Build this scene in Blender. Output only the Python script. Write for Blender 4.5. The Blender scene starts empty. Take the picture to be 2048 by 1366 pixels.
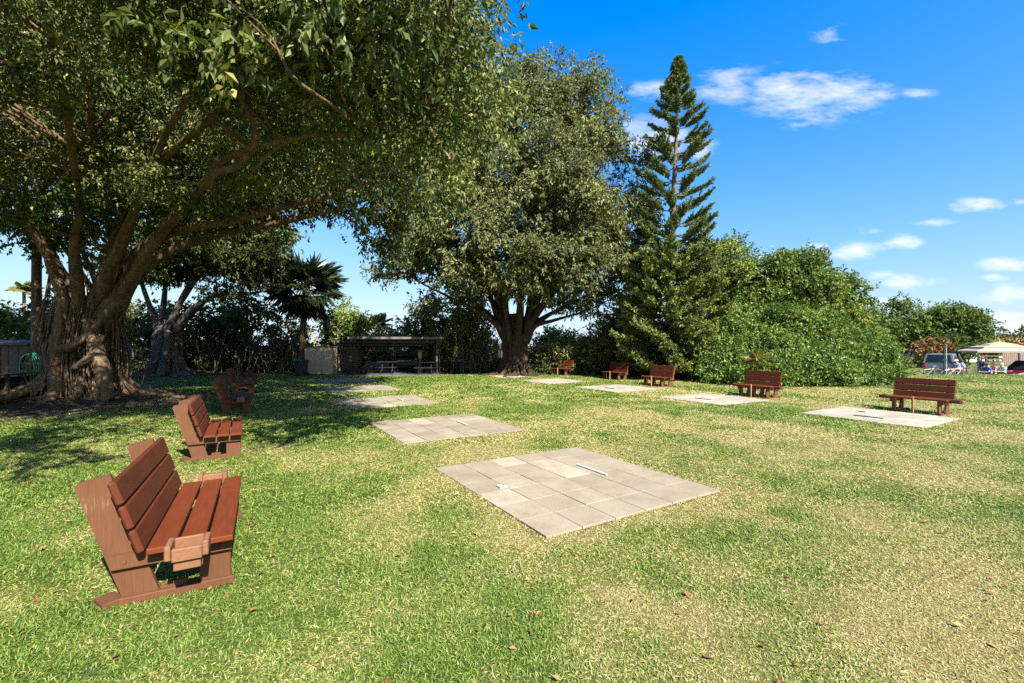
import bpy, math, random
import numpy as np
from mathutils import Vector, Matrix

R = math.radians
rng = np.random.default_rng(7)
random.seed(7)
scene = bpy.context.scene
COL = scene.collection
F, CX, HY, CAMH = 905.0, 1024.0, 690.0, 1.74


def at(px, py, y):
    """a pixel of the photograph at distance y (metres) as a point of the place"""
    return np.array([(px - CX) / F * y, y, CAMH - (py - HY) / F * y])


# ------------------------------------------------------------------ noise / terrain
_perm = np.random.default_rng(3).random((256, 256))


def vnoise(x, y):
    x = np.asarray(x, float); y = np.asarray(y, float)
    xi = np.floor(x).astype(int); yi = np.floor(y).astype(int)
    fx = x - xi; fy = y - yi
    fx = fx * fx * (3 - 2 * fx); fy = fy * fy * (3 - 2 * fy)
    a = _perm[xi & 255, yi & 255]; b = _perm[(xi + 1) & 255, yi & 255]
    c = _perm[xi & 255, (yi + 1) & 255]; d = _perm[(xi + 1) & 255, (yi + 1) & 255]
    return (a * (1 - fx) + b * fx) * (1 - fy) + (c * (1 - fx) + d * fx) * fy


def fbm(x, y, o=4):
    s = 0; w = .5; t = 0
    for i in range(o):
        s = s + w * vnoise(x * 2 ** i + 17.3 * i, y * 2 ** i + 9.1 * i); t += w; w *= .55
    return s / t


def sst(a, b, x):
    t = np.clip((x - a) / (b - a), 0, 1)
    return t * t * (3 - 2 * t)


AX = np.array([-.519, .855]); PX = np.array([.855, .519])     # court axes
TREE_A = np.array([-13.05, 13.9])


def gz(x, y):
    x = np.asarray(x, float); y = np.asarray(y, float)
    z = .03 * (fbm(x * .35, y * .35, 3) - .5)
    z = z - .82 * sst(26.2, 31, y) * sst(12, 17, x)
    r2 = (x - TREE_A[0]) ** 2 + (y - TREE_A[1]) ** 2
    z = z + .28 * np.exp(-r2 / 5.5)
    r2 = (x + 21) ** 2 + (y - 28) ** 2
    z = z + .15 * np.exp(-r2 / 5)
    return z


# pads: centre, size along the court axis, size across
PADS = [(.70, 5.87, 2.68, 2.54), (-1.46, 9.66, 2.5, 2.52), (-3.88, 13.95, 2.5, 2.5), (-6.0, 18.1, 2.5, 2.5), (-8.1, 22.2, 2.5, 2.5),
        (8.93, 11.06, 2.42, 2.36), (6.48, 14.65, 2.4, 2.36), (4.22, 18.2, 2.4, 2.4), (2.02, 21.8, 2.4, 2.4), (-.06, 25.5, 2.3, 2.3)]


def pad_dist(x, y):
    """signed distance-like value: negative inside a pad"""
    d = np.full(np.shape(x), 99.0)
    for cx, cy, a, p in PADS:
        u = np.abs((x - cx) * AX[0] + (y - cy) * AX[1]) - a / 2
        v = np.abs((x - cx) * PX[0] + (y - cy) * PX[1]) - p / 2
        d = np.minimum(d, np.maximum(u, v))
    return d


def dryness(x, y):
    x = np.asarray(x, float); y = np.asarray(y, float)
    u = x * AX[0] + y * AX[1]; v = x * PX[0] + y * PX[1]
    n = fbm(u * .38 + 4, v * .62 + 2, 4)
    n2 = fbm(x * 1.7 + 31, y * 1.7, 3)
    d = .43 + 1.6 * (n - .5) + 1.3 * (n2 - .5)
    d = d + .24 * sst(-1.6, 1.6, x - .25 * (y - 4)) - .10 * sst(-.5, -4.0, x)
    pd = pad_dist(x, y)
    d = d + .34 * np.exp(-np.clip(pd, 0, 9) / .28)
    d = d + .12 * sst(7, 3, y) * sst(-1, 1.5, x)
    d = d - .12 * sst(9, 16, y)
    d = d - .55 * np.exp(-((u - .6 + .18 * v) / .5) ** 2) * sst(2.2, 3.2, v) * sst(9, 6, v)
    return np.clip(d, 0, 1)


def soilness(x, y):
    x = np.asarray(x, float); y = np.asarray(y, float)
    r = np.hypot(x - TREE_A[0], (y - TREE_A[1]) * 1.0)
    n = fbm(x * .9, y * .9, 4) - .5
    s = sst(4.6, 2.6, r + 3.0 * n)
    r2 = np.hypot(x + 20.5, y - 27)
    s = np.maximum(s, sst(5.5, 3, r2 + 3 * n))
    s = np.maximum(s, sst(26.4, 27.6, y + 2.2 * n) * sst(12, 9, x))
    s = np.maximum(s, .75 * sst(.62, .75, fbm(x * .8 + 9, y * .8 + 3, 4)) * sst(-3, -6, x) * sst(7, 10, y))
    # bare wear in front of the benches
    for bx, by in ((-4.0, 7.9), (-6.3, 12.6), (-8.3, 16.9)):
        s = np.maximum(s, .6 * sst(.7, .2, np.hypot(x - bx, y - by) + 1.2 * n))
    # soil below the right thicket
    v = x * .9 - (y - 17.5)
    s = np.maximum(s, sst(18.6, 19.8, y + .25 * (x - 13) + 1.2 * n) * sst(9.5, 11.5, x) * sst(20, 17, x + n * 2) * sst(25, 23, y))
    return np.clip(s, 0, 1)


# ------------------------------------------------------------------ mesh helpers
class Geo:
    def __init__(self):
        self.v = []; self.f = []; self.n = 0; self.t = []; self.mi = []; self.cur = 0; self.ct = .5

    def add(self, v, faces, tint=None):
        """v (N,3); faces: array (M,k)"""
        v = np.asarray(v, float)
        faces = np.asarray(faces, int)
        self.v.append(v); self.f.append(faces + self.n)
        self.mi.append(np.full(len(faces), self.cur))
        self.t.append(np.full(len(v), self.ct) if tint is None else np.asarray(tint, float))
        self.n += len(v)
        return self

    def box(self, c, s, rot=None, bev=0.0):
        c = np.asarray(c, float); h = np.asarray(s, float) / 2
        if bev <= 0 or bev > min(h) * .9:
            p = np.array([[x, y, z] for x in (-1, 1) for y in (-1, 1) for z in (-1, 1)], float) * h
            fs = [[0, 1, 3, 2], [4, 6, 7, 5], [0, 4, 5, 1], [2, 3, 7, 6], [0, 2, 6, 4], [1, 5, 7, 3]]
            if rot is not None: p = p @ np.asarray(rot, float).T
            return self.add(p + c, fs)
        ids = {}; p = []
        for sx in (-1, 1):
            for sy in (-1, 1):
                for sz in (-1, 1):
                    s3 = (sx, sy, sz)
                    for k in range(3):
                        q = [s3[j] * (h[j] - (0 if j == k else bev)) for j in range(3)]
                        ids[(s3, k)] = len(p); p.append(q)
        quads = []; tris = []
        for k in range(3):
            a, b = (k + 1) % 3, (k + 2) % 3
            for s0 in (-1, 1):
                q = []
                for (u, v) in ((-1, -1), (1, -1), (1, 1), (-1, 1)):
                    s3 = [0, 0, 0]; s3[k] = s0; s3[a] = u; s3[b] = v
                    q.append(ids[(tuple(s3), k)])
                quads.append(q if s0 > 0 else q[::-1])
        for k in range(3):          # edges parallel to axis k
            a, b = (k + 1) % 3, (k + 2) % 3
            for u in (-1, 1):
                for v in (-1, 1):
                    e = []
                    for w in (-1, 1):
                        s3 = [0, 0, 0]; s3[k] = w; s3[a] = u; s3[b] = v
                        e.append((ids[(tuple(s3), a)], ids[(tuple(s3), b)]))
                    q = [e[0][0], e[1][0], e[1][1], e[0][1]]
                    quads.append(q if u * v < 0 else q[::-1])
        for s3 in [(x, y, z) for x in (-1, 1) for y in (-1, 1) for z in (-1, 1)]:
            q = [ids[(s3, 0)], ids[(s3, 1)], ids[(s3, 2)]]
            tris.append(q if s3[0] * s3[1] * s3[2] > 0 else q[::-1])
        p = np.array(p)
        if rot is not None: p = p @ np.asarray(rot, float).T
        n0 = self.n
        self.add(p + c, quads)
        self.f.append(np.array(tris) + n0); self.mi.append(np.full(len(tris), self.cur))
        return self

    def prism(self, poly, axis, a, b):
        """polygon in the two other axes, extruded along axis from a to b"""
        poly = np.asarray(poly, float); n = len(poly)
        o = [i for i in range(3) if i != axis]
        v = np.zeros((2 * n, 3)); v[:n, o] = poly; v[n:, o] = poly; v[:n, axis] = a; v[n:, axis] = b
        n0 = self.n
        self.add(v, [[i, (i + 1) % n, n + (i + 1) % n, n + i] for i in range(n)])
        self.f.append(np.array([list(range(n))[::-1], list(range(n, 2 * n))]) + n0); self.mi.append(np.full(2, self.cur))
        return self

    def tube(self, path, rad, sides=8, wob=0.0, cap=True, flat=None):
        path = np.asarray(path, float); n = len(path)
        rad = np.broadcast_to(np.asarray(rad, float), (n,))
        t = np.gradient(path, axis=0); t /= np.linalg.norm(t, axis=1)[:, None] + 1e-9
        up = np.array([0, 0, 1.0]) if abs(t[0, 2]) < .9 else np.array([1.0, 0, 0])
        s = np.cross(t[0], up); s /= np.linalg.norm(s); S = []
        for i in range(n):
            s = s - t[i] * (s @ t[i]); s /= np.linalg.norm(s) + 1e-9; S.append(s.copy())
        S = np.array(S); B = np.cross(t, S)
        ang = np.arange(sides) / sides * 2 * np.pi
        rr = rad[:, None] * np.ones(sides)
        if wob:
            ph = random.random() * 50
            k = np.arange(n)[:, None] * .33
            rr = rr * (1 + wob * (2 * vnoise(np.cos(ang)[None] * 1.4 + ph + k, np.sin(ang)[None] * 1.4 + ph * .7 + k) - 1))
        v = path[:, None] + rr[..., None] * (np.cos(ang)[None, :, None] * S[:, None] + np.sin(ang)[None, :, None] * B[:, None])
        i = np.arange(n - 1)[:, None] * sides; j = np.arange(sides)[None]; j2 = (j + 1) % sides
        q = np.stack([i + j, i + j2, i + sides + j2, i + sides + j], -1).reshape(-1, 4)
        n0 = self.n
        self.add(v.reshape(-1, 3), q)
        if cap:
            self.f.append(np.array([list(range(sides))[::-1], list(range((n - 1) * sides, n * sides))]) + n0)
            self.mi.append(np.full(2, self.cur))
        return self

    def lathe(self, prof, c=(0, 0, 0), sides=16, rot=None):
        prof = np.asarray(prof, float); n = len(prof)
        ang = np.arange(sides) / sides * 2 * np.pi
        v = np.stack([prof[:, :1] * np.cos(ang), prof[:, :1] * np.sin(ang), prof[:, 1:2] * np.ones(sides)], -1).reshape(-1, 3)
        if rot is not None: v = v @ np.asarray(rot, float).T
        i = np.arange(n - 1)[:, None] * sides; j = np.arange(sides)[None]; j2 = (j + 1) % sides
        q = np.stack([i + j, i + j2, i + sides + j2, i + sides + j], -1).reshape(-1, 4)
        n0 = self.n
        self.add(v + np.asarray(c, float), q)
        self.f.append(np.array([list(range(sides))[::-1], list(range((n - 1) * sides, n * sides))]) + n0); self.mi.append(np.full(2, self.cur))
        return self

    def quad(self, a, b, c, d):
        return self.add(np.array([a, b, c, d], float), [[0, 1, 2, 3]])

    def build(self, name, mats, parent=None, world=True, smooth=False, attr=False):
        me = bpy.data.meshes.new(name)
        V = np.concatenate(self.v)
        if parent is not None and world:
            V = V - np.array(parent.location)
        loops = np.concatenate([f.ravel() for f in self.f])
        tot = np.concatenate([np.full(len(f), f.shape[1]) for f in self.f])
        mi = np.concatenate(self.mi)
        start = np.concatenate([[0], np.cumsum(tot)[:-1]])
        me.vertices.add(len(V)); me.vertices.foreach_set('co', V.ravel())
        me.loops.add(len(loops)); me.loops.foreach_set('vertex_index', loops.astype(np.int32))
        me.polygons.add(len(tot)); me.polygons.foreach_set('loop_start', start.astype(np.int32))
        me.update(calc_edges=True)
        me.polygons.foreach_set('use_smooth', np.full(len(tot), bool(smooth)))
        if not isinstance(mats, (list, tuple)): mats = [mats]
        for m in mats: me.materials.append(m)
        if len(mats) > 1: me.polygons.foreach_set('material_index', mi.astype(np.int32))
        if attr:
            a = me.attributes.new('tint', 'FLOAT', 'POINT'); a.data.foreach_set('value', np.concatenate(self.t).astype(np.float32))
        me.validate(); me.update()
        o = bpy.data.objects.new(name, me); COL.objects.link(o)
        if parent is not None: o.parent = parent
        return o


def tag(o, label=None, cat=None, group=None, kind=None):
    for k, v in (('label', label), ('category', cat), ('group', group), ('kind', kind)):
        if v: o[k] = v
    return o


def thing(name, label, cat, loc=(0, 0, 0), rz=0.0, group=None):
    o = bpy.data.objects.new(name, None); COL.objects.link(o)
    o.location = [float(q) for q in loc]; o.rotation_euler = (0, 0, rz); o.empty_display_size = .2
    return tag(o, label, cat, group)


def copy_tree(o, parent=None):
    c = o.copy(); COL.objects.link(c)
    if parent is not None: c.parent = parent
    for ch in list(o.children): copy_tree(ch, c)
    return c


def rotz(a):
    c, s = math.cos(a), math.sin(a)
    return np.array([[c, -s, 0], [s, c, 0], [0, 0, 1.0]])


def spline(pts, n=12):
    P = np.asarray(pts, float)
    if len(P) == 2: return P[0] + np.linspace(0, 1, n)[:, None] * (P[1] - P[0])
    P = np.vstack([2 * P[0] - P[1], P, 2 * P[-1] - P[-2]])
    out = []; m = len(P) - 3
    for k in range(m):
        t = np.linspace(0, 1, max(3, n // m + 1), endpoint=(k == m - 1))[:, None]
        a, b, c, d = P[k:k + 4]
        out.append(.5 * ((2 * b) + (-a + c) * t + (2 * a - 5 * b + 4 * c - d) * t ** 2 + (-a + 3 * b - 3 * c + d) * t ** 3))
    return np.vstack(out)


# ------------------------------------------------------------------ materials
def mat(name):
    m = bpy.data.materials.new(name); m.use_nodes = True
    nt = m.node_tree; b = nt.nodes['Principled BSDF']
    return m, nt, b


def N(nt, t, **kw):
    n = nt.nodes.new(t)
    for k, v in kw.items():
        if k.startswith('i_'):
            n.inputs[k[2:].replace('_', ' ')].default_value = v
        else: setattr(n, k, v)
    return n


def ramp(nt, stops, fac=None):
    r = nt.nodes.new('ShaderNodeValToRGB'); e = r.color_ramp.elements
    while len(e) < len(stops): e.new(.5)
    for el, (p, c) in zip(e, stops):
        el.position = p; el.color = (*c, 1)
    if fac is not None: nt.links.new(fac, r.inputs['Fac'])
    return r


def mixc(nt, fac, a, b, mode='MIX'):
    m = nt.nodes.new('ShaderNodeMix'); m.data_type = 'RGBA'; m.blend_type = mode
    for s, v in ((m.inputs[0], fac), (m.inputs[6], a), (m.inputs[7], b)):
        if hasattr(v, 'is_output'): nt.links.new(v, s)
        elif isinstance(v, (tuple, list)): s.default_value = (*v, 1)
        else: s.default_value = v
    return m.outputs[2]


def mth(nt, op, a, b=None, clamp=False):
    m = nt.nodes.new('ShaderNodeMath'); m.operation = op; m.use_clamp = clamp
    for s, v in zip(m.inputs, (a, b)):
        if v is None: continue
        if hasattr(v, 'is_output'): nt.links.new(v, s)
        else: s.default_value = v
    return m.outputs[0]


def noise(nt, scale, detail=4, vec=None, rough=.55, stretch=None, coord='Object'):
    n = N(nt, 'ShaderNodeTexNoise', i_Scale=scale, i_Detail=detail, i_Roughness=rough)
    if vec is None:
        tc = N(nt, 'ShaderNodeTexCoord'); vec = tc.outputs[coord]
    if stretch:
        mp = N(nt, 'ShaderNodeMapping'); mp.inputs['Scale'].default_value = stretch
        nt.links.new(vec, mp.inputs['Vector']); vec = mp.outputs['Vector']
    nt.links.new(vec, n.inputs['Vector'])
    return n.outputs['Fac']


def bump(nt, b, h, strength=.4, dist=.02):
    n = N(nt, 'ShaderNodeBump', i_Strength=strength, i_Distance=dist)
    nt.links.new(h, n.inputs['Height']); nt.links.new(n.outputs['Normal'], b.inputs['Normal'])


def plain(name, c, rough=.6, metal=0.0, var=.18, sc=6, bmp=0.0):
    m, nt, b = mat(name)
    f = noise(nt, sc, 5)
    col = ramp(nt, [(.3, tuple(q * (1 - var) for q in c)), (.7, tuple(min(1, q * (1 + var)) for q in c))], f)
    nt.links.new(col.outputs[0], b.inputs['Base Color'])
    b.inputs['Roughness'].default_value = rough; b.inputs['Metallic'].default_value = metal
    if bmp: bump(nt, b, noise(nt, sc * 6, 4), bmp, .01)
    return m


def leafmat(name, cols, trans=.28, rough=.42, spec=.5):
    """cols: colour stops over the per-leaf random tint"""
    m, nt, b = mat(name)
    a = N(nt, 'ShaderNodeAttribute', attribute_name='tint')
    r = ramp(nt, cols, a.outputs['Fac'])
    nt.links.new(r.outputs[0], b.inputs['Base Color'])
    b.inputs['Roughness'].default_value = rough
    b.inputs['Specular IOR Level'].default_value = spec
    tr = N(nt, 'ShaderNodeBsdfTranslucent')
    tc = mixc(nt, 1.0, r.outputs[0], (1.25, 1.3, .5), 'MULTIPLY')
    nt.links.new(tc, tr.inputs['Color'])
    mx = N(nt, 'ShaderNodeMixShader'); mx.inputs[0].default_value = trans
    nt.links.new(b.outputs[0], mx.inputs[1]); nt.links.new(tr.outputs[0], mx.inputs[2])
    nt.links.new(mx.outputs[0], nt.nodes['Material Output'].inputs['Surface'])
    return m


def barkmat(name, dark, light, sc=3.0, st=(1, 1, .22)):
    m, nt, b = mat(name)
    f = noise(nt, sc * 2.2, 8, stretch=st, rough=.65)
    g = noise(nt, sc * .5, 4)
    h = mth(nt, 'ADD', mth(nt, 'MULTIPLY', f, .75), mth(nt, 'MULTIPLY', g, .35))
    c = ramp(nt, [(.34, dark), (.55, tuple((d + l) / 2 for d, l in zip(dark, light))), (.74, light)], h)
    pt = noise(nt, sc * .9, 7, rough=.7); fine = noise(nt, sc * 9, 5, rough=.75)
    pm = mth(nt, 'MULTIPLY', mth(nt, 'SUBTRACT', pt, .54), 7.0, True)
    k = mixc(nt, mth(nt, 'MULTIPLY', pm, .55), c.outputs[0], tuple(.5 * q + .5 * sum(light) / 3 for q in light))
    fr = ramp(nt, [(.35, (.55, .55, .55)), (.65, (1.2, 1.2, 1.2))], fine)
    nt.links.new(mixc(nt, 1.0, k, fr.outputs[0], 'MULTIPLY'), b.inputs['Base Color']); b.inputs['Roughness'].default_value = .85
    b.inputs['Specular IOR Level'].default_value = .2
    bump(nt, b, f, .9, .05)
    return m


def woodmat(name, base, worn, wear=.5, gs=1.0, st=(.14, 2.2, 2.2)):
    """painted timber: colour, faint grain, worn patches where the paint has gone"""
    m, nt, b = mat(name)
    oi = N(nt, 'ShaderNodeObjectInfo')
    tc = N(nt, 'ShaderNodeTexCoord')
    ad = N(nt, 'ShaderNodeVectorMath', operation='ADD'); nt.links.new(tc.outputs['Object'], ad.inputs[0])
    ofs = N(nt, 'ShaderNodeCombineXYZ'); r3 = mth(nt, 'MULTIPLY', oi.outputs['Random'], 37.0)
    for k in range(3): nt.links.new(r3, ofs.inputs[k])
    nt.links.new(ofs.outputs[0], ad.inputs[1]); vec = ad.outputs[0]
    grain = noise(nt, 14 * gs, 6, vec=vec, rough=.7, stretch=tuple(q * 1.6 for q in st))
    big = noise(nt, 2.3, 4, vec=vec)
    spots = noise(nt, 46, 5, vec=vec, rough=.75, stretch=st)
    c = ramp(nt, [(.25, tuple(q * .62 for q in base)), (.55, base), (.8, tuple(q * 1.3 for q in base))], mth(nt, 'ADD', mth(nt, 'MULTIPLY', grain, .6), mth(nt, 'MULTIPLY', big, .4)))
    w = mth(nt, 'MULTIPLY', mth(nt, 'SUBTRACT', mth(nt, 'ADD', mth(nt, 'MULTIPLY', spots, .7), mth(nt, 'MULTIPLY', big, .5)), .74 - .18 * wear), 9.0, True)
    nt.links.new(mixc(nt, w, c.outputs[0], worn), b.inputs['Base Color'])
    b.inputs['Roughness'].default_value = .6
    b.inputs['Specular IOR Level'].default_value = .18
    bump(nt, b, grain, .35, .006)
    return m


M = {}
M['leaf_fig'] = leafmat('leaf_fig', [(0, (.028, .050, .012)), (.4, (.092, .124, .030)), (.72, (.205, .215, .068)), (.92, (.37, .35, .125)), (1, (.45, .42, .11))], .30, .5, .25)
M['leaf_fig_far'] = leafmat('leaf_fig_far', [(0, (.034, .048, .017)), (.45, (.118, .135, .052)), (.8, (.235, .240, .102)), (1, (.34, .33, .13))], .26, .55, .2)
M['leaf_dark'] = leafmat('leaf_dark', [(0, (.028, .044, .012)), (.6, (.082, .110, .028)), (1, (.19, .20, .06))], .28, .5, .25)  # dark green broad leaf
M['leaf_bush'] = leafmat('leaf_bush', [(0, (.030, .066, .010)), (.45, (.092, .160, .027)), (.8, (.175, .240, .048)), (1, (.30, .34, .09))], .28, .45, .3)
M['leaf_tall'] = leafmat('leaf_tall', [(0, (.034, .062, .012)), (.45, (.100, .152, .030)), (.8, (.185, .235, .052)), (1, (.30, .33, .09))], .28, .5, .25)
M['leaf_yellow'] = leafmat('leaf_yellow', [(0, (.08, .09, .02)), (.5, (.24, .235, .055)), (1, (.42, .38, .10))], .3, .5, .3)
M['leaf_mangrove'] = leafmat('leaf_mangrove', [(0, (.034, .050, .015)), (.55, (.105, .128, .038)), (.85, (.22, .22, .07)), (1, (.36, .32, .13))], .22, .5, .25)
M['leaf_rust'] = leafmat('leaf_rust', [(0, (.10, .06, .02)), (.6, (.24, .13, .04)), (1, (.36, .24, .09))], .25, .5, .3)
M['needle'] = leafmat('needle', [(0, (.040, .066, .024)), (.5, (.130, .170, .058)), (.8, (.22, .26, .062)), (1, (.32, .35, .06))], .15, .55, .25)
M['frond_dark'] = leafmat('frond_dark', [(0, (.012, .020, .009)), (.6, (.032, .048, .018)), (1, (.075, .085, .03))], .15, .4, .5)
M['frond_light'] = leafmat('frond_light', [(0, (.09, .11, .02)), (.6, (.20, .20, .04)), (1, (.34, .29, .06))], .3, .45, .4)
M['frond_mid'] = leafmat('frond_mid', [(0, (.03, .045, .012)), (.6, (.09, .11, .03)), (1, (.19, .18, .05))], .2, .5, .3)
M['bark'] = barkmat('bark', (.022, .013, .007), (.25, .165, .092), 4.5)
M['bark_dark'] = barkmat('bark_dark', (.012, .008, .005), (.10, .068, .042), 6)
M['bark_grey'] = barkmat('bark_grey', (.035, .028, .022), (.22, .185, .145), 4.4, (1, 1, .35))
M['bark_pale'] = barkmat('bark_pale', (.08, .055, .032), (.34, .26, .16), 4, (1, 1, .8))
M['bark_pine'] = barkmat('bark_pine', (.05, .04, .03), (.22, .17, .12), 4, (1, 1, .7))
M['twig'] = plain('twig', (.15, .115, .08), .85, 0, .4, 4)
M['wood_red'] = woodmat('wood_red', (.116, .026, .008), (.34, .17, .10), -.30)
M['wood_back'] = woodmat('wood_back', (.088, .022, .008), (.32, .15, .09), -.50)
M['wood_frame'] = woodmat('wood_frame', (.114, .048, .023), (.30, .185, .12), .10, 1.0, (3, 3, .22))
M['wood_tray'] = woodmat('wood_tray', (.20, .095, .05), (.38, .24, .15), .25)
M['wood_post'] = woodmat('wood_post', (.30, .19, .115), (.44, .33, .24), .3)
M['wood_dark'] = woodmat('wood_dark', (.045, .032, .024), (.12, .09, .07), .2)
M['wood_pole'] = woodmat('wood_pole', (.075, .055, .042), (.16, .13, .10), .3)
M['white_paint'] = plain('white_paint', (.50, .50, .48), .5, 0, .06, 9)
M['beige'] = plain('beige', (.40, .31, .21), .7, 0, .1, 3, .15)
M['brown_panel'] = plain('brown_panel', (.085, .065, .05), .75, 0, .15, 3)
M['shed_wood'] = plain('shed_wood', (.085, .055, .038), .8, 0, .25, 5)
M['dark_metal'] = plain('dark_metal', (.05, .05, .052), .45, .4, .2, 8)
M['grey_metal'] = plain('grey_metal', (.038, .038, .040), .45, .5, .15, 8)
M['black'] = plain('black', (.012, .012, .013), .5, 0, .2, 8)
M['roof_metal'] = plain('roof_metal', (.055, .052, .05), .55, .3, .25, 2)
M['fascia'] = plain('fascia', (.11, .105, .098), .6, 0, .25, 3)
M['bin_blue'] = plain('bin_blue', (.018, .028, .038), .45, 0, .2, 6)
M['grey_plate'] = plain('grey_plate', (.085, .085, .088), .6, 0, .15, 5)
M['hose'] = plain('hose', (.01, .22, .10), .4, 0, .1, 6)
M['lamp_glass'] = plain('lamp_glass', (.75, .72, .62), .25, 0, .03, 6)
M['tan_canvas'] = plain('tan_canvas', (.36, .29, .20), .85, 0, .06, 5)
M['rooftile'] = plain('rooftile', (.32, .13, .06), .8, 0, .22, 3, .3)
M['stucco'] = plain('stucco', (.50, .42, .32), .85, 0, .08, 3)
M['fence_wood'] = plain('fence_wood', (.17, .12, .10), .85, 0, .2, 4)
M['post_green'] = plain('post_green', (.02, .05, .045), .5, .2, .2, 6)
M['car_silver'] = plain('car_silver', (.27, .275, .28), .3, .3, .05, 2)
M['car_red'] = plain('car_red', (.55, .02, .02), .22, .2, .04, 2)
M['car_maroon'] = plain('car_maroon', (.13, .012, .035), .2, .35, .05, 2)
M['car_white'] = plain('car_white', (.75, .75, .74), .25, .1, .04, 2)
M['glass'] = plain('glass', (.015, .02, .025), .06, 0, .05, 2)
M['tail_red'] = plain('tail_red', (.60, .015, .02), .25, 0, .06, 6)
M['head_lamp'] = plain('head_lamp', (.75, .76, .76), .15, .1, .04, 6)
M['rubber'] = plain('rubber', (.018, .018, .018), .8, 0, .2, 9)
M['chrome'] = plain('chrome', (.62, .62, .63), .25, .9, .05, 6)
M['bike_beige'] = plain('bike_beige', (.50, .40, .28), .35, .1, .06, 6)
M['bike_white'] = plain('bike_white', (.65, .64, .62), .35, .1, .06, 6)
M['bike_black'] = plain('bike_black', (.03, .03, .035), .4, .1, .1, 6)
M['skin'] = plain('skin', (.48, .27, .18), .55, 0, .06, 10)
M['table_yellow'] = plain('table_yellow', (.50, .36, .13), .7, 0, .15, 5)
M['dead_leaf'] = leafmat('dead_leaf', [(0, (.10, .045, .018)), (.6, (.26, .11, .04)), (1, (.40, .24, .10))], .12, .6, .3)


def paver_mat(name, c, d):
    m, nt, b = mat(name)
    a = N(nt, 'ShaderNodeAttribute', attribute_name='tint')
    f = noise(nt, 2.2, 6, rough=.7); g = noise(nt, 90, 4, rough=.8); s = noise(nt, .9, 5, rough=.7)
    base = ramp(nt, [(0, tuple(q * .66 for q in c)), (.45, c), (1, tuple(q * 1.42 for q in c))], a.outputs['Fac'])
    stain = mth(nt, 'MULTIPLY', mth(nt, 'SUBTRACT', mth(nt, 'ADD', mth(nt, 'MULTIPLY', f, .6), mth(nt, 'MULTIPLY', s, .5)), .46), 4.0, True)
    k = mixc(nt, mth(nt, 'MULTIPLY', stain, .75), base.outputs[0], d)
    sp = ramp(nt, [(.32, (.72, .72, .72)), (.6, (1.05, 1.05, 1.05))], g)
    nt.links.new(mixc(nt, 1.0, k, sp.outputs[0], 'MULTIPLY'), b.inputs['Base Color'])
    b.inputs['Roughness'].default_value = .9; b.inputs['Specular IOR Level'].default_value = .2
    bump(nt, b, g, .35, .004)
    return m


M['paver'] = paver_mat('paver', (.285, .245, .178), (.175, .14, .086))
M['paver_pale'] = paver_mat('paver_pale', (.345, .31, .248), (.22, .188, .13))


def ground_mat():
    m, nt, b = mat('lawn_ground')
    a = N(nt, 'ShaderNodeAttribute', attribute_name='tint'); s = N(nt, 'ShaderNodeAttribute', attribute_name='soil')
    gp = N(nt, 'ShaderNodeNewGeometry')
    f = noise(nt, 9, 7, vec=gp.outputs['Position'], rough=.75); g = noise(nt, 55, 4, vec=gp.outputs['Position'], rough=.8)
    t = mth(nt, 'ADD', mth(nt, 'MULTIPLY', a.outputs['Fac'], .8), mth(nt, 'MULTIPLY', mth(nt, 'SUBTRACT', f, .45), 1.1), True)
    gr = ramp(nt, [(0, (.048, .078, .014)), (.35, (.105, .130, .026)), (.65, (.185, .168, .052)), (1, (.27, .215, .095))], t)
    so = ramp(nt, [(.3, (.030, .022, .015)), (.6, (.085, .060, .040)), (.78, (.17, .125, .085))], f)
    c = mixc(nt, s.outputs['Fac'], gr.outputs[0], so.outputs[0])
    sp = ramp(nt, [(.35, (.45, .45, .45)), (.62, (1.15, 1.15, 1.15))], g)
    nt.links.new(mixc(nt, 1.0, c, sp.outputs[0], 'MULTIPLY'), b.inputs['Base Color'])
    b.inputs['Roughness'].default_value = .95; b.inputs['Specular IOR Level'].default_value = .1
    bump(nt, b, mth(nt, 'ADD', mth(nt, 'MULTIPLY', f, .5), g), .8, .03)
    return m


M['ground'] = ground_mat()
M['blade'] = leafmat('blade', [(0, (.056, .110, .013)), (.3, (.152, .222, .037)), (.55, (.255, .280, .064)), (.78, (.375, .32, .130)), (1, (.49, .41, .22))], .25, .5, .3)

# ------------------------------------------------------------------ world, sun, camera
EL = R(42)
S = np.array([.56 * math.cos(EL), -.83 * math.cos(EL), math.sin(EL)])
sun = bpy.data.lights.new('sun', 'SUN'); sun.energy = 3.85; sun.angle = R(.55); sun.color = (1, .945, .86)
so = bpy.data.objects.new('sun', sun); COL.objects.link(so)
so.rotation_euler = Vector(S).to_track_quat('Z', 'Y').to_euler()
so.location = (0, 0, 30)


SKY_GAIN = (.80, .88, 1.0); SKY_SOFT = .28; SKY_SAT = 1.45


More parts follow.
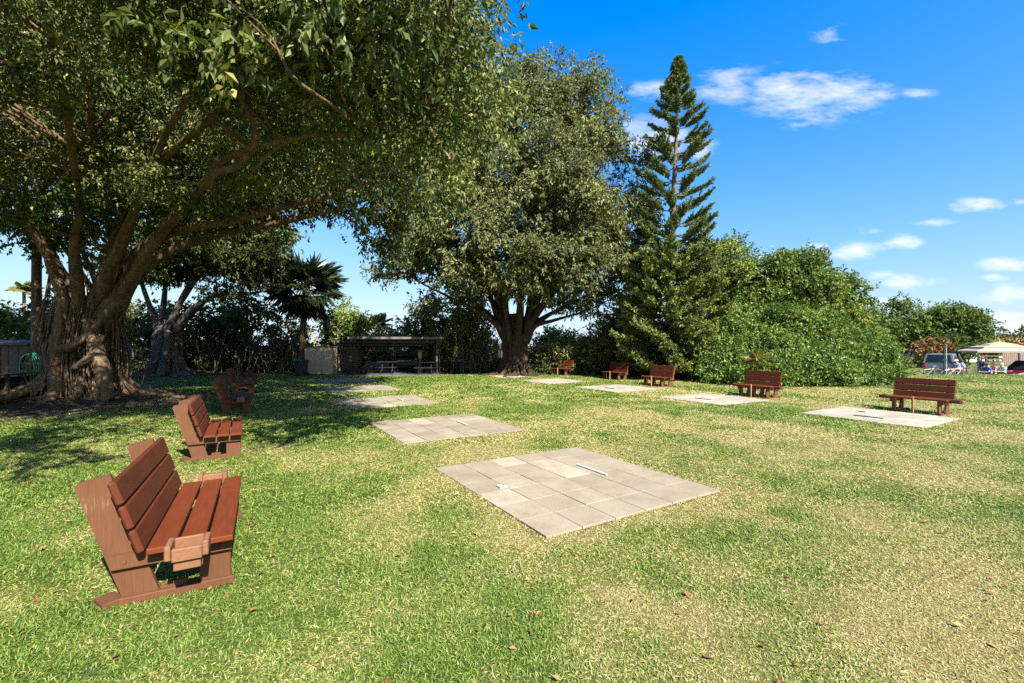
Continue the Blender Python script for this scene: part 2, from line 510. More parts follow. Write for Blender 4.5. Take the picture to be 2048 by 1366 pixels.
def make_world():
    w = bpy.data.worlds.new('World'); scene.world = w; w.use_nodes = True
    nt = w.node_tree; bg = nt.nodes['Background']
    sky = N(nt, 'ShaderNodeTexSky', sky_type='NISHITA', sun_disc=False)
    sky.sun_elevation = EL; sky.sun_rotation = math.atan2(S[0], S[1])
    sky.air_density = 1.0; sky.dust_density = .8; sky.ozone_density = 3.5; sky.altitude = 0
    def vm(op, p, q):
        n = N(nt, 'ShaderNodeVectorMath', operation=op)
        for sck, val in zip(n.inputs, (p, q)):
            if hasattr(val, 'is_output'): nt.links.new(val, sck)
            else: sck.default_value = val
        return n.outputs[0]
    sk = vm('MULTIPLY', sky.outputs[0], SKY_GAIN)
    sk = vm('DIVIDE', sk, vm('ADD', vm('MULTIPLY', sk, (SKY_SOFT,) * 3), (1, 1, 1)))
    hs = N(nt, 'ShaderNodeHueSaturation', i_Saturation=SKY_SAT, i_Value=1.0)
    nt.links.new(sk, hs.inputs['Color'])
    skc = vm('MAXIMUM', vm('MINIMUM', vm('MULTIPLY', vm('SUBTRACT', hs.outputs[0], (.10, .055, 0)), (1.02, 1.03, 1.36)), (9, 9, 2.46)), (0, 0, 0))
    tc = N(nt, 'ShaderNodeTexCoord'); sp = N(nt, 'ShaderNodeSeparateXYZ'); nt.links.new(tc.outputs['Generated'], sp.inputs[0])
    y = mth(nt, 'MAXIMUM', sp.outputs['Y'], .03)
    u = mth(nt, 'DIVIDE', sp.outputs['X'], y); v = mth(nt, 'DIVIDE', sp.outputs['Z'], y)
    cb = N(nt, 'ShaderNodeCombineXYZ'); nt.links.new(u, cb.inputs[0]); nt.links.new(v, cb.inputs[1])
    n1 = noise(nt, 9, 9, vec=cb.outputs[0], rough=.62, stretch=(.75, 1.5, 1))
    wv = N(nt, 'ShaderNodeMapping'); wv.inputs['Rotation'].default_value = (0, 0, -.55); wv.inputs['Scale'].default_value = (.7, 2.2, 1)
    nt.links.new(cb.outputs[0], wv.inputs['Vector'])
    n2 = noise(nt, 16, 8, vec=wv.outputs[0], rough=.65)
    nn = mth(nt, 'ADD', mth(nt, 'MULTIPLY', n1, .4), mth(nt, 'MULTIPLY', n2, .6))
    clouds = [(1620, 195, 110, 48, .86), (1470, 170, 70, 36, .62), (1560, 170, 90, 34, .7), (1700, 190, 60, 40, .66), (1760, 183, 34, 18, .6), (1660, 70, 34, 26, .52),
              (1300, 180, 56, 18, .7), (1300, 278, 70, 40, 1.0), (1400, 290, 30, 30, .75), (1590, 250, 40, 14, .55), (1840, 186, 34, 12, .62), (1415, 180, 34, 26, .55),
              (1525, 517, 32, 13, .85), (1955, 412, 52, 15, .92), (1870, 445, 42, 8, .66), (2040, 402, 30, 8, .6),
              (1715, 498, 56, 19, .95), (1800, 484, 40, 14, .9), (1745, 464, 32, 10, .66), (1640, 492, 34, 6, .6),
              (1755, 549, 30, 9, .78), (1822, 564, 56, 14, .82), (2020, 528, 56, 14, .92), (1995, 556, 30, 8, .7), (2020, 588, 70, 20, .9),
              (1790, 608, 70, 12, .8), (2020, 645, 80, 22, .9), (1690, 575, 40, 10, .6), (2120, 470, 60, 14, .8), (2300, 560, 120, 26, .9), (90, 640, 60, 12, .5)]
    tot = None
    for px, py, a, bb, s in clouds:
        du = mth(nt, 'DIVIDE', mth(nt, 'SUBTRACT', u, (px - CX) / F), a * 1.5 / F)
        dv = mth(nt, 'DIVIDE', mth(nt, 'SUBTRACT', v, (HY - py) / F), bb * 1.5 / F)
        d = mth(nt, 'ADD', mth(nt, 'MULTIPLY', du, du), mth(nt, 'MULTIPLY', dv, dv))
        k = mth(nt, 'MULTIPLY', mth(nt, 'SUBTRACT', 1.0, mth(nt, 'SQRT', d), True), s)
        tot = k if tot is None else mth(nt, 'MAXIMUM', tot, k)
    nz = mth(nt, 'MULTIPLY', mth(nt, 'SUBTRACT', nn, .5), 3.3)
    dens = mth(nt, 'MULTIPLY', mth(nt, 'SUBTRACT', mth(nt, 'ADD', tot, nz), .12), 1.0, True)
    dens = mth(nt, 'MULTIPLY', dens, mth(nt, 'MULTIPLY', tot, 3.0, True))
    dens = mth(nt, 'MULTIPLY', dens, .85)
    c = mixc(nt, dens, skc, (2.5, 2.5, 2.6))
    nt.links.new(c, bg.inputs['Color']); bg.inputs['Strength'].default_value = .122


make_world()
cam = bpy.data.cameras.new('camera'); cam.sensor_width = 36; cam.lens = 36 * F / 2048; cam.shift_y = 7 / 2048; cam.clip_end = 3000; cam.clip_start = .05
co = bpy.data.objects.new('camera', cam); COL.objects.link(co); co.location = (0, 0, CAMH); co.rotation_euler = (R(90), 0, 0)
scene.camera = co
vs = scene.view_settings; scene.display_settings.display_device = 'sRGB'
vs.view_transform = 'Standard'; vs.look = 'None'; vs.exposure = 1.97; vs.gamma = 1; vs.use_curve_mapping = False
cy = scene.cycles
cy.max_bounces = 5; cy.diffuse_bounces = 3; cy.glossy_bounces = 2; cy.transmission_bounces = 3; cy.transparent_max_bounces = 4
cy.caustics_reflective = False; cy.caustics_refractive = False
cy.use_denoising = False
cy.use_adaptive_sampling = True; cy.adaptive_threshold = .012
cy.sample_clamp_indirect = 6
scene.render.filter_size = 1.1


# ------------------------------------------------------------------ ground sheet and grass
def axis(lo, hi, segs):
    """piecewise spacing"""
    out = []
    for a, b, s in segs: out.append(np.arange(a, b, s))
    return np.concatenate(out + [[hi]])


def make_ground():
    ys = axis(0, 1500, [(-40, 0, 4), (0, 2, .4), (2, 9, .1), (9, 16, .18), (16, 30, .35), (30, 60, 1.5), (60, 200, 10), (200, 1500, 130)])
    xs = axis(0, 1500, [(-1500, -200, 130), (-200, -60, 10), (-60, -24, 1.5), (-24, -12, .35), (-12, -4, .16), (-4, 8, .1), (8, 16, .2), (16, 34, .4), (34, 60, 1.5), (60, 200, 10), (200, 1500, 130)])
    X, Y = np.meshgrid(xs, ys); x = X.ravel(); y = Y.ravel()
    z = gz(x, y)
    nx = len(xs); i = np.arange(len(ys) - 1)[:, None] * nx; j = np.arange(nx - 1)[None]
    q = np.stack([i + j, i + j + 1, i + nx + j + 1, i + nx + j], -1).reshape(-1, 4)
    g = Geo(); dr = dryness(x, y)
    far = sst(30, 40, y); dr = dr * (1 - far) + (.45 + .3 * (fbm(x * .1, y * .1) - .5)) * far
    g.add(np.stack([x, y, z], -1), q, dr)
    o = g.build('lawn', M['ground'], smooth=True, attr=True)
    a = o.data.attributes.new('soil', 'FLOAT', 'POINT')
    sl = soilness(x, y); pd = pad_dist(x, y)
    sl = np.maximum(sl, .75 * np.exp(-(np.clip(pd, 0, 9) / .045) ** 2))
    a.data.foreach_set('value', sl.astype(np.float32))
    tag(o, kind='structure')


make_ground()


def make_grass():
    g = Geo()
    BENCH = [(-2.6, 3.7, .2), (-4.9, 7.6, .2), (-7.5, 12.6, .3)]
    # (y0, y1, density, length, width, flatness)
    for y0, y1, dens, ln, wd in ((1.9, 3.2, 11500, .035, .0050), (3.2, 4.8, 7800, .037, .0062), (4.8, 8, 3900, .044, .0090), (8, 14, 1600, .050, .0165), (14, 27.5, 520, .062, .033)):
        A = 1.2 * (y1 * y1 - y0 * y0) + 2 * (y1 - y0)
        n = int(A * dens)
        y = np.sqrt(rng.uniform(y0 * y0, y1 * y1, n)); x = rng.uniform(-1, 1, n) * (1.18 * y + .8)
        pd = pad_dist(x, y); so = soilness(x, y); dr = dryness(x, y)
        clump = fbm(x * 3.1, y * 3.1, 3)
        keep = (pd > .03 - .13 * fbm(x * 4, y * 4, 2) + .02 * rng.random(n)) & (rng.random(n) > so * .96) & (rng.random(n) < .55 + .75 * clump)
        x = x[keep]; y = y[keep]; dr = dr[keep]; n = len(x); cl = clump[keep]
        z = gz(x, y)
        dry = rng.random(n) < np.clip(dr * 1.15 - .12, .06, .93)
        t = np.where(dry, rng.normal(.80, .10, n), rng.normal(.26, .13, n) + .14 * (dr - .4))
        L = ln * rng.uniform(.6, 1.5, n) * (1.12 - .3 * dr) * (.75 + .6 * cl); W = wd * rng.uniform(.65, 1.3, n)
        th = rng.uniform(0, 2 * np.pi, n)
        el = np.where(dry, rng.uniform(.05, .6, n), rng.uniform(.12, .95, n))
        d = np.stack([np.cos(th) * np.cos(el), np.sin(th) * np.cos(el), np.sin(el)], -1)
        s = np.stack([-np.sin(th), np.cos(th), np.zeros(n)], -1)
        rl = rng.uniform(-.6, .6, n); s = s * np.cos(rl)[:, None] + np.array([0, 0, 1.0]) * np.sin(rl)[:, None]
        b = np.stack([x, y, z - .003], -1)
        m = b + d * (L * .55)[:, None]
        tip = b + d * L[:, None]; tip[:, 2] -= L * rng.uniform(.05, .45, n); tip[:, 2] = np.maximum(tip[:, 2], z + .004)
        w = s * (W / 2)[:, None]
        V = np.stack([b - w * .8, b + w * .8, m + w, m - w, tip], 1).reshape(-1, 3)
        k = np.arange(n)[:, None] * 5
        n0 = g.n
        g.add(V, k + np.array([[0, 1, 2, 3]]), np.repeat(np.clip(t, 0, 1), 5))
        g.f.append(k + np.array([[3, 2, 4]]) + n0); g.mi.append(np.zeros(n, int))
    o = g.build('grass', M['blade'], attr=True)
    tag(o, 'patchy green and straw coloured lawn grass', 'grass', kind='stuff')
    # fallen leaves
    g = Geo(); n = 3000
    y = rng.uniform(0, 1, n) ** .8 * 25 + 2; x = rng.uniform(-1.15, 1.15, n) * y
    w = np.clip(.30 + .4 * sst(2, -8, x) + .5 * sst(7, 3, y) + .8 * soilness(x, y), 0, 1); k = (rng.random(n) < w) & (pad_dist(x, y) > .05); x = x[k]; y = y[k]; n = len(x)
    add_leaves(g, np.stack([x, y, gz(x, y) + rng.uniform(.012, .035, n)], -1), flat_dirs(n), rng.uniform(.025, .065, n), .5, rng.random(n), up=3.0)
    tag(g.build('fallen_leaves', M['dead_leaf'], attr=True), 'dry brown leaves fallen on the lawn', 'leaves', kind='stuff')


def unit(v): return v / (np.linalg.norm(v, axis=-1, keepdims=True) + 1e-9)


def flat_dirs(n):
    a = rng.uniform(0, 2 * np.pi, n)
    return np.stack([np.cos(a), np.sin(a), rng.normal(0, .2, n)], -1)


def add_leaves(g, p, d, L, wr, tint, up=.7):
    n = len(p); d = unit(d)
    nr = rng.normal(0, 1, (n, 3)); nr[:, 2] = np.abs(nr[:, 2]) + up
    nr = unit(nr - d * (nr * d).sum(1, keepdims=True)); s = np.cross(d, nr)
    L = np.broadcast_to(L, (n,))[:, None]; W = L * wr * .5; fo = L * .07
    V = np.stack([p, p + d * L * .42 + s * W + nr * fo, p + d * L - nr * L * .12, p + d * L * .42 - s * W + nr * fo], 1).reshape(-1, 3)
    k = np.arange(n)[:, None] * 4
    F2 = np.concatenate([k + np.array([[0, 2, 1]]), k + np.array([[0, 3, 2]])])
    g.add(V, F2, np.repeat(np.clip(tint, 0, 1), 4))


def crown(g, blobs, nleaf, ll, wr=.46, clumps=7, sig=.33, per=9, twig=.34, droop=.7, up=.5, squash=.8, tmean=.42, zmin=None, shell=.55, bvar=.07):
    """many leaf-sized faces: blob > clump > sprig > leaf.  blobs: array of (x,y,z,r)"""
    B = np.asarray(blobs, float); nb = len(B)
    w = B[:, 3] ** 2; w = w / w.sum()
    nsp = max(nb, nleaf // per)
    K = nb * clumps
    cd = unit(rng.normal(0, 1, (K, 3))); bi = np.repeat(np.arange(nb), clumps)
    cr = shell + (1 - shell) * rng.random(K)
    cc = B[bi, :3] + cd * (B[bi, 3] * cr)[:, None] * np.array([1, 1, squash])
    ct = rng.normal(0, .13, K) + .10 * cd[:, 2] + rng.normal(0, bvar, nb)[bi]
    cw = np.repeat(w / clumps, clumps) * rng.uniform(.1, 1.9, K) ** 1.3; cw /= cw.sum()
    ci = rng.choice(K, nsp, p=cw)
    off = rng.normal(0, 1, (nsp, 3)) * (sig * (.6 + .4 * B[bi[ci], 3]))[:, None] * np.array([1, 1, .7])
    sp = cc[ci] + off
    if zmin is not None:
        sp[:, 2] = np.maximum(sp[:, 2], zmin(sp[:, 0], sp[:, 1]) + .08 + .25 * rng.random(nsp))
    tw = unit(unit(sp - B[bi[ci], :3]) * .8 + rng.normal(0, .6, (nsp, 3)) + np.array([0, 0, .12]))
    si = np.repeat(np.arange(nsp), per); n = len(si)
    t = np.tile(np.linspace(.1, 1, per), nsp)
    p = sp[si] + tw[si] * (t * twig)[:, None] + rng.normal(0, .03, (n, 3))
    p[:, 2] -= .12 * twig * t ** 2
    d = tw[si] * .5 + rng.normal(0, .65, (n, 3)); d[:, 2] -= droop
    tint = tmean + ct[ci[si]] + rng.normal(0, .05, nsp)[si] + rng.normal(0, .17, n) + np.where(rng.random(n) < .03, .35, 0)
    add_leaves(g, p, d, ll * rng.uniform(.65, 1.3, n), wr, tint, up)


def inside(P, poly):
    poly = np.asarray(poly, float); x, y = P[:, 0], P[:, 1]; c = np.zeros(len(P), bool); j = len(poly) - 1
    for i in range(len(poly)):
        xi, yi = poly[i]; xj, yj = poly[j]
        k = ((yi > y) != (yj > y)) & (x < (xj - xi) * (y - yi) / (yj - yi + 1e-12) + xi)
        c ^= k; j = i
    return c


def edged(P, poly):
    poly = np.asarray(poly, float); d = np.full(len(P), 1e9)
    for i in range(len(poly)):
        a = poly[i]; b = poly[(i + 1) % len(poly)]; ab = b - a
        t = np.clip(((P - a) @ ab) / (ab @ ab + 1e-9), 0, 1)
        d = np.minimum(d, np.linalg.norm(P - a - t[:, None] * ab, axis=1))
    return d


def poly_blobs(poly, y, n, r0, r1, dmax, keep=.55, slope=0.0):
    """clump centres filling a crown whose outline, seen from the lawn, is poly; it is as deep as it is wide up to dmax"""
    poly = np.asarray(poly, float); lo = poly.min(0); hi = poly.max(0); out = []
    while len(out) < n:
        P = rng.uniform(lo, hi, (400, 2)); P = P[inside(P, poly)]
        if not len(P): continue
        e = edged(P, poly) * y / F
        for p, q in zip(P, e):
            r = rng.uniform(r0, r1)
            if q < r * keep: r = max(r * .5, q / keep)
            th = min(dmax, .4 + 1.0 * q)
            yy = y + rng.uniform(-1, 1) * th
            w = at(CX + (p[0] - CX), p[1], y)
            if slope:       # a bank of growth that leans away as it rises
                yy = y + rng.uniform(-.35, 1) * th * .8 + slope * max(0, w[2]); out.append([*at(p[0], p[1], yy), r])
                if len(out) >= n: break
                continue
            out.append([w[0] * (1 + .25 * (yy - y) / y), yy, w[2] + (w[2] - CAMH) * .25 * (yy - y) / y, r])
            if len(out) >= n: break
    return np.array(out)


def branches(g, limbs, blobs, frac=1.0, rk=.014, rmin=.012, sides=5):
    """limbs: list of sampled paths; a curved branch from the nearest limb to each clump"""
    pts = np.vstack([l for l in limbs])
    for b in blobs:
        if rng.random() > frac: continue
        c = b[:3]; d = np.linalg.norm(pts - c, axis=1) + np.maximum(0, pts[:, 2] - c[2] + .3) * 2.0
        i = int(np.argmin(d)); a = pts[i]; L = np.linalg.norm(c - a)
        if L < .3 or L > 3.2: continue
        mid = (a + c) / 2 + rng.normal(0, .1 * L, 3) + np.array([0, 0, .06 * L])
        m2 = a * .2 + c * .8 + rng.normal(0, .06 * L, 3)
        P = spline([a, mid, m2, c], 9)
        r = max(rmin, rk * L + .012)
        g.tube(P, np.linspace(r, rmin * .7, len(P)), sides, cap=False)
        # a fork
        k = len(P) // 2; e = c + rng.normal(0, .35 * b[3], 3); Q = spline([P[k], (P[k] + e) / 2 + rng.normal(0, .08 * L, 3), e], 6)
        g.tube(Q, np.linspace(r * .6, rmin * .5, len(Q)), 4, cap=False)


def strands(g, base, ground_r, waist, crotch_z, n, rr, limbs, wob=.25, flare=.5, twist=.5):
    """fused upright stems of a strangler fig, each running on into one of the limbs"""
    for k in range(n):
        a = k / n * 2 * np.pi + rng.normal(0, .12); gr = ground_r * rng.uniform(.7, 1.25); wr = waist * rng.uniform(.75, 1.1)
        tw = rng.normal(0, twist)
        lim = limbs[k % len(limbs)]
        p = [[base[0] + np.cos(a) * gr * (1 + flare), base[1] + np.sin(a) * gr * (1 + flare), -.12],
             [base[0] + np.cos(a + tw * .2) * gr, base[1] + np.sin(a + tw * .2) * gr, .18],
             [base[0] + np.cos(a + tw * .5) * wr, base[1] + np.sin(a + tw * .5) * wr, crotch_z * .42],
             [base[0] + np.cos(a + tw) * wr * .92, base[1] + np.sin(a + tw) * wr * .92, crotch_z * .85]]
        p += [list(lim[1] + rng.normal(0, .1, 3)), list(lim[2] + rng.normal(0, .08, 3))]
        for q in p[:3]: q[2] += float(gz(q[0], q[1]))
        P = spline(p, 26); r = rr * rng.uniform(.6, 1.35)
        g.tube(P, np.interp(np.linspace(0, 1, len(P)), [0, .12, .4, .8, 1], [r * .9, r * 1.1, r, r * .85, r * .5]), 9, wob)


def surface_roots(g, base, r0, n, lmin, lmax, rad):
    for k in range(n):
        a = rng.uniform(0, 2 * np.pi); L = rng.uniform(lmin, lmax); p = []
        for t in np.linspace(0, 1, 6):
            rr = r0 + L * t; aa = a + .35 * np.sin(t * 4 + k) * t
            x, y = base[0] + np.cos(aa) * rr, base[1] + np.sin(aa) * rr
            p.append([x, y, float(gz(x, y)) + rad * .35 * (1 - t) + .25 * max(0, .15 - t) - .015 * t])
        P = spline(p, 14); g.tube(P, np.linspace(rad * rng.uniform(.7, 1.5), rad * .25, len(P)), 7, .2)


make_grass()

# ------------------------------------------------------------------ TREE A: big strangler fig on the left
A0 = np.array([TREE_A[0], TREE_A[1], 0.0])
la = thing('fig_tree', 'huge strangler fig with ropy trunk spreading over the left benches', 'tree', (*TREE_A, 0))
limb_ctrl = [
    [A0 + (0, 0, 2.0), at(175, 640, 13.9), at(110, 530, 13.4), at(55, 440, 12.8), at(20, 360, 12), at(-60, 240, 11)],
    [A0 + (.2, 0, 2.2), at(215, 630, 13.8), at(260, 540, 13.3), at(330, 470, 12.6), at(470, 440, 12), at(640, 395, 11.6), at(780, 365, 11.2), at(900, 320, 10.5)],
    [A0 + (.2, .3, 2.2), at(225, 620, 14.2), at(290, 530, 14.4), at(400, 478, 14.5), at(560, 445, 14.5), at(700, 410, 14.6), at(850, 360, 14.5)],
    [A0 + (-.1, -.1, 2.2), at(190, 600, 13.5), at(240, 500, 12.4), at(280, 390, 11), at(330, 270, 9.4), at(420, 130, 7.8), at(520, -20, 6.6)],
    [A0 + (0, -.1, 2.2), at(160, 610, 13.4), at(150, 500, 12.3), at(170, 380, 11), at(180, 220, 9.5), at(160, 40, 8)],
    [A0 + (0, .3, 2.2), at(200, 600, 14.5), at(230, 470, 15), at(300, 340, 15.5), at(420, 240, 15.5), at(560, 140, 15)],
    [A0 + (.1, 0, 2.2), at(235, 600, 13.6), at(310, 480, 12.2), at(400, 380, 10.6), at(430, 330, 9.2), at(520, 292, 7.8), at(640, 268, 7.3), at(760, 268, 7.0), at(860, 230, 6.6)],
    [A0 + (-.2, .2, 2.2), at(150, 600, 14.6), at(100, 490, 15), at(90, 350, 15), at(60, 200, 14.5)],
]
LA = [spline(c, 40) for c in limb_ctrl]
g = Geo(); g.cur = 0
g.tube(spline([A0 + (0, 0, -.2), A0 + (.05, 0, .6), A0 + (.05, .05, 1.6), A0 + (.1, .05, 2.7)], 14), [.95, .82, .72, .64, .60, .57, .55, .54, .52, .5, .48, .46, .44, .42, .4][:len(spline([A0, A0 + (.05, 0, .6), A0 + (.05, .05, 1.6), A0 + (.1, .05, 2.7)], 14))], 16, .35)
r0s = [.26, .27, .26, .20, .18, .20, .12, .18]
for i, P in enumerate(LA):
    r0 = [.26, .27, .26, .20, .18, .20, .12, .18][i]
    g.tube(P, r0 * np.interp(np.linspace(0, 1, len(P)), [0, .15, .35, .6, 1], [1.5, 1.1, .72, .38, .10]), 10, .3)
# feature branches off limb 6 (pale, sunlit)
for c, r in (([at(500, 300, 7.75), at(512, 275, 7.60), at(503, 235, 7.40), at(482, 190, 7.10), at(480, 120, 6.70), at(470, 40, 6.10)], .062),
             ([at(415, 372, 8.80), at(425, 345, 8.40), at(470, 335, 8.10), at(505, 300, 7.80), at(530, 288, 7.70)], .085),
             ([at(505, 340, 8.20), at(545, 300, 8.10), at(600, 275, 8.00), at(700, 272, 7.80)], .05),
             ([at(640, 268, 7.30), at(700, 330, 7.50), at(730, 390, 7.90)], .03), ([at(420, 366, 8.70), at(380, 366, 8.50), at(352, 360, 8.30)], .035),
             ([at(740, 268, 6.80), at(738, 235, 6.60), at(745, 190, 6.30)], .03)):
    P = spline(c, 22); g.tube(P, np.linspace(r, r * .45, len(P)), 8, .12)
strands(g, A0, .86, .60, 2.4, 22, .14, LA, .4, .40, .6)
strands(g, A0, .98, .70, 2.3, 44, .045, LA, .3, .2, 1.2)
strands(g, A0, .92, .70, 2.6, 30, .03, LA, .2, .2, 1.8)
# slanting fused roots
for c, r in (([at(118, 700, 13), at(150, 690, 12.9), at(190, 655, 13.0), at(235, 600, 13.2)], .12), ([at(150, 735, 13), at(180, 715, 12.9), at(205, 670, 13)], .11),
             ([at(215, 800, 12.9), at(205, 740, 12.9), at(190, 690, 13), at(180, 640, 13.2)], .2), ([at(118, 790, 13), at(112, 740, 13.1), at(118, 690, 13.2), at(125, 600, 13.2), at(100, 520, 13.2)], .22),
             ([at(95, 790, 13.4), at(92, 720, 13.3), at(80, 660, 13.4), at(72, 560, 13.5)], .06)):
    P = spline(c, 18); g.tube(P, np.linspace(r, r * .8, len(P)), 9, .25)
# hanging aerial roots
for k in range(190):
    a = rng.uniform(0, 2 * np.pi); rr = rng.uniform(.66, 1.0) if k < 180 else rng.uniform(1.2, 1.6)
    x, y = A0[0] + np.cos(a) * rr, A0[1] + np.sin(a) * rr; zt = rng.uniform(1.6, 4.2)
    P = spline([[x + rng.normal(0, .12), y + rng.normal(0, .12), float(gz(x, y)) - .05], [x + rng.normal(0, .09), y, zt * .5], [A0[0] + np.cos(a + .2) * rr * .8, A0[1] + np.sin(a + .2) * rr * .8, zt]], 10)
    g.tube(P, rng.uniform(.008, .026), 5, cap=False)
for i, P in enumerate(LA[:8]):      # roots and fused strands clinging along the limbs
    for q in range(11 if i in (1, 2) else 7):
        n = len(P); k0 = int(rng.integers(1, 5)); k1 = int(n * rng.uniform(.3, .62)); Q = P[k0:k1]; m = len(Q)
        if m < 5: continue
        ph = rng.uniform(0, 6.28); sp_ = rng.uniform(2, 5) * rng.choice([-1, 1]); t = np.linspace(0, 1, m)
        rad = .26 * np.interp(np.linspace(0, 1, n), [0, .15, .35, .6, 1], [1.4, 1.05, .72, .38, .1])[k0:k1] * (r0s[i] / .26)
        off = np.stack([np.cos(ph + sp_ * t) * rad, .5 * np.cos(ph + 1 + sp_ * t) * rad, np.sin(ph + sp_ * t) * rad], -1)
        g.tube(Q + off, rng.uniform(.012, .045) * np.linspace(1.2, .4, m), 6, .2)
surface_roots(g, A0, 1.0, 30, .5, 2.6, .08)
for k in range(9):      # long roots running toward the wall and the camera
    a = math.pi * (1.0 + .42 * k / 9) + rng.normal(0, .06); L = rng.uniform(2.2, 3.6)
    p = [A0 + (math.cos(a) * q, math.sin(a) * q, 0) for q in (.8, 1.3, 1.3 + L * .5, 1.3 + L)]
    p = [np.array([q[0], q[1], float(gz(q[0], q[1])) + h]) for q, h in zip(p, (.62, .26, .07, -.03))]
    P = spline(p, 14); g.tube(P, np.linspace(.17, .03, len(P)), 8, .25)
nearA = poly_blobs([(-400, -120), (500, -150), (900, -140), (985, -60), (990, 10), (945, 70), (985, 120), (1000, 200), (985, 290), (950, 350), (880, 390), (800, 330), (700, 220), (560, 170), (420, 130), (250, 120), (100, 140), (-200, 200), (-400, 200)], 6.6, 96, .45, .85, 1.4)
midA = poly_blobs([(-500, -30), (200, -70), (880, -40), (900, 150), (890, 260), (860, 340), (820, 390), (760, 425), (690, 400), (600, 340), (480, 370), (300, 400), (150, 380), (40, 420), (-100, 450), (-600, 430)], 10.3, 150, .6, 1.1, 2.2)
backA = poly_blobs([(-300, 60), (900, 60), (930, 300), (880, 450), (820, 480), (770, 520), (740, 500), (700, 490), (640, 455), (560, 440), (470, 450), (400, 460), (330, 500), (250, 490), (190, 540), (130, 480), (60, 500), (0, 478), (-300, 500)], 15.5, 205, .7, 1.25, 3.2)
topA = np.array([[rng.uniform(-18, -6), rng.uniform(12, 20), rng.uniform(9, 13), rng.uniform(.9, 1.5)] for k in range(45)])
overA = np.array([[gx + 3.4, gy - 5.06, 5.5 + rng.uniform(-.3, .5), r] for gx, gy, r in ((-3.6, 8.5, .5), (-4.4, 8.6, .6), (-5.0, 9.4, .7), (-4.0, 9.6, .6), (-5.6, 10.4, .7), (-4.6, 10.6, .6), (-6.3, 9.6, .6), (-6.2, 11.6, .7), (-5.3, 12.2, .7), (-6.8, 12.6, .6), (-7.0, 6.6, .55), (-7.6, 7.1, .6), (-6.6, 7.6, .5), (-8.4, 7.6, .6), (-8.0, 8.3, .6), (-8.9, 8.5, .6), (-9.5, 8.0, .6))] + [[-5.2, 3.0, 6.0, .8], [-4.0, 3.6, 6.6, .7], [-6.5, 2.4, 5.6, .8], [-7.5, 3.4, 6.2, .8], [-3.4, 4.6, 7.4, .7], [-6.2, 4.2, 7.5, .9]])  # unseen overhead clumps of the crown, added to cast shade on the lawn
LA.append(spline([LA[3][24], at(620, 60, 7.2), np.array([-2.4, 5.2, 6.3]), np.array([-1.4, 3.8, 6.0])], 16)); LA.append(spline([LA[4][24], np.array([-6.0, 5.6, 6.6]), np.array([-5.0, 2.6, 6.2])], 14))
for P in LA[-2:]: g.tube(P, np.linspace(.07, .02, len(P)), 7, .2)
branches(g, LA, overA, 1.0, .010); branches(g, LA, nearA, .6, .010); branches(g, LA, midA, .7, .012); branches(g, LA, backA, .7, .013)
g.build('trunk', M['bark'], la, smooth=True)
g = Geo()
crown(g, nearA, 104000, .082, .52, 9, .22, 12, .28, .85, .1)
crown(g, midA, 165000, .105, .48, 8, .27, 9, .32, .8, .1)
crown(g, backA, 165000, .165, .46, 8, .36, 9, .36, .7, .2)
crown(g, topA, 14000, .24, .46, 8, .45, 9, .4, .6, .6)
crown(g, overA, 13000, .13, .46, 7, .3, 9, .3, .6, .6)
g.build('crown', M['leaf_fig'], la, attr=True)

# companion grey stem behind it
ft = at(232, 782, 17.2); ft[2] = 0
t2 = thing('fig_tree', 'pale grey root column standing just behind the huge fig', 'tree', ft)
g = Geo(); lim2 = [spline([ft + (0, 0, 2.2), ft + (-.2, -.3, 3.2), ft + (-.6 * k, -.8, 4.4), ft + (-1.0 * k, -1.4, 5.8)], 12) for k in (-1, .3, 1)]
strands(g, ft, .36, .30, 2.2, 9, .12, [l[[0, 3, 6]] for l in lim2], .25, .4, .5)
for l in lim2: g.tube(l, np.linspace(.16, .06, len(l)), 8, .2)
surface_roots(g, ft, .3, 9, .4, 1.4, .06)
g.build('trunk', M['bark_grey'], t2, smooth=True)

# ------------------------------------------------------------------ TREE C: second fig, farther back on the left
C0 = at(335, 748, 26.5); C0[2] = 0
t3 = thing('fig_tree', 'second banyan fig farther back, grey roots and arching bough beside palm', 'tree', C0)
LC = [spline(c, 26) for c in (
    [C0 + (0, 0, 2.4), at(345, 640, 26), at(385, 560, 25.6), at(440, 500, 25), at(520, 470, 24.5)],
    [C0 + (.3, 0, 2.2), at(375, 630, 26), at(430, 590, 25.5), at(480, 588, 25), at(515, 585, 25), at(545, 575, 25)],
    [C0 + (-.2, 0, 2.4), at(325, 630, 26.5), at(335, 540, 26.5), at(350, 450, 26)],
    [C0 + (-.3, 0, 2.4), at(310, 640, 26.5), at(280, 560, 26.5), at(250, 500, 26.5)],
    [C0 + (0, .2, 2.6), at(350, 620, 27), at(410, 530, 27.4), at(420, 450, 27)])]
g = Geo()
g.tube(spline([C0 + (0, 0, -.2), C0 + (0, 0, 1.2), C0 + (.1, 0, 2.9)], 8), [.7, .6, .55, .5, .48, .45, .4, .36, .33, .3][:len(spline([C0, C0 + (0, 0, 1.2), C0 + (.1, 0, 2.9)], 8))], 12, .3)
for P in LC: g.tube(P, .22 * np.interp(np.linspace(0, 1, len(P)), [0, .3, 1], [1.2, .8, .18]), 8, .2)
strands(g, C0, .85, .58, 2.8, 18, .15, [l[[0, 4, 9]] for l in LC], .3, .4, .5)
strands(g, C0, 1.0, .66, 2.6, 12, .06, [l[[0, 4, 9]] for l in LC], .2, .3, .9)
surface_roots(g, C0, 1.0, 18, .6, 3.2, .09)
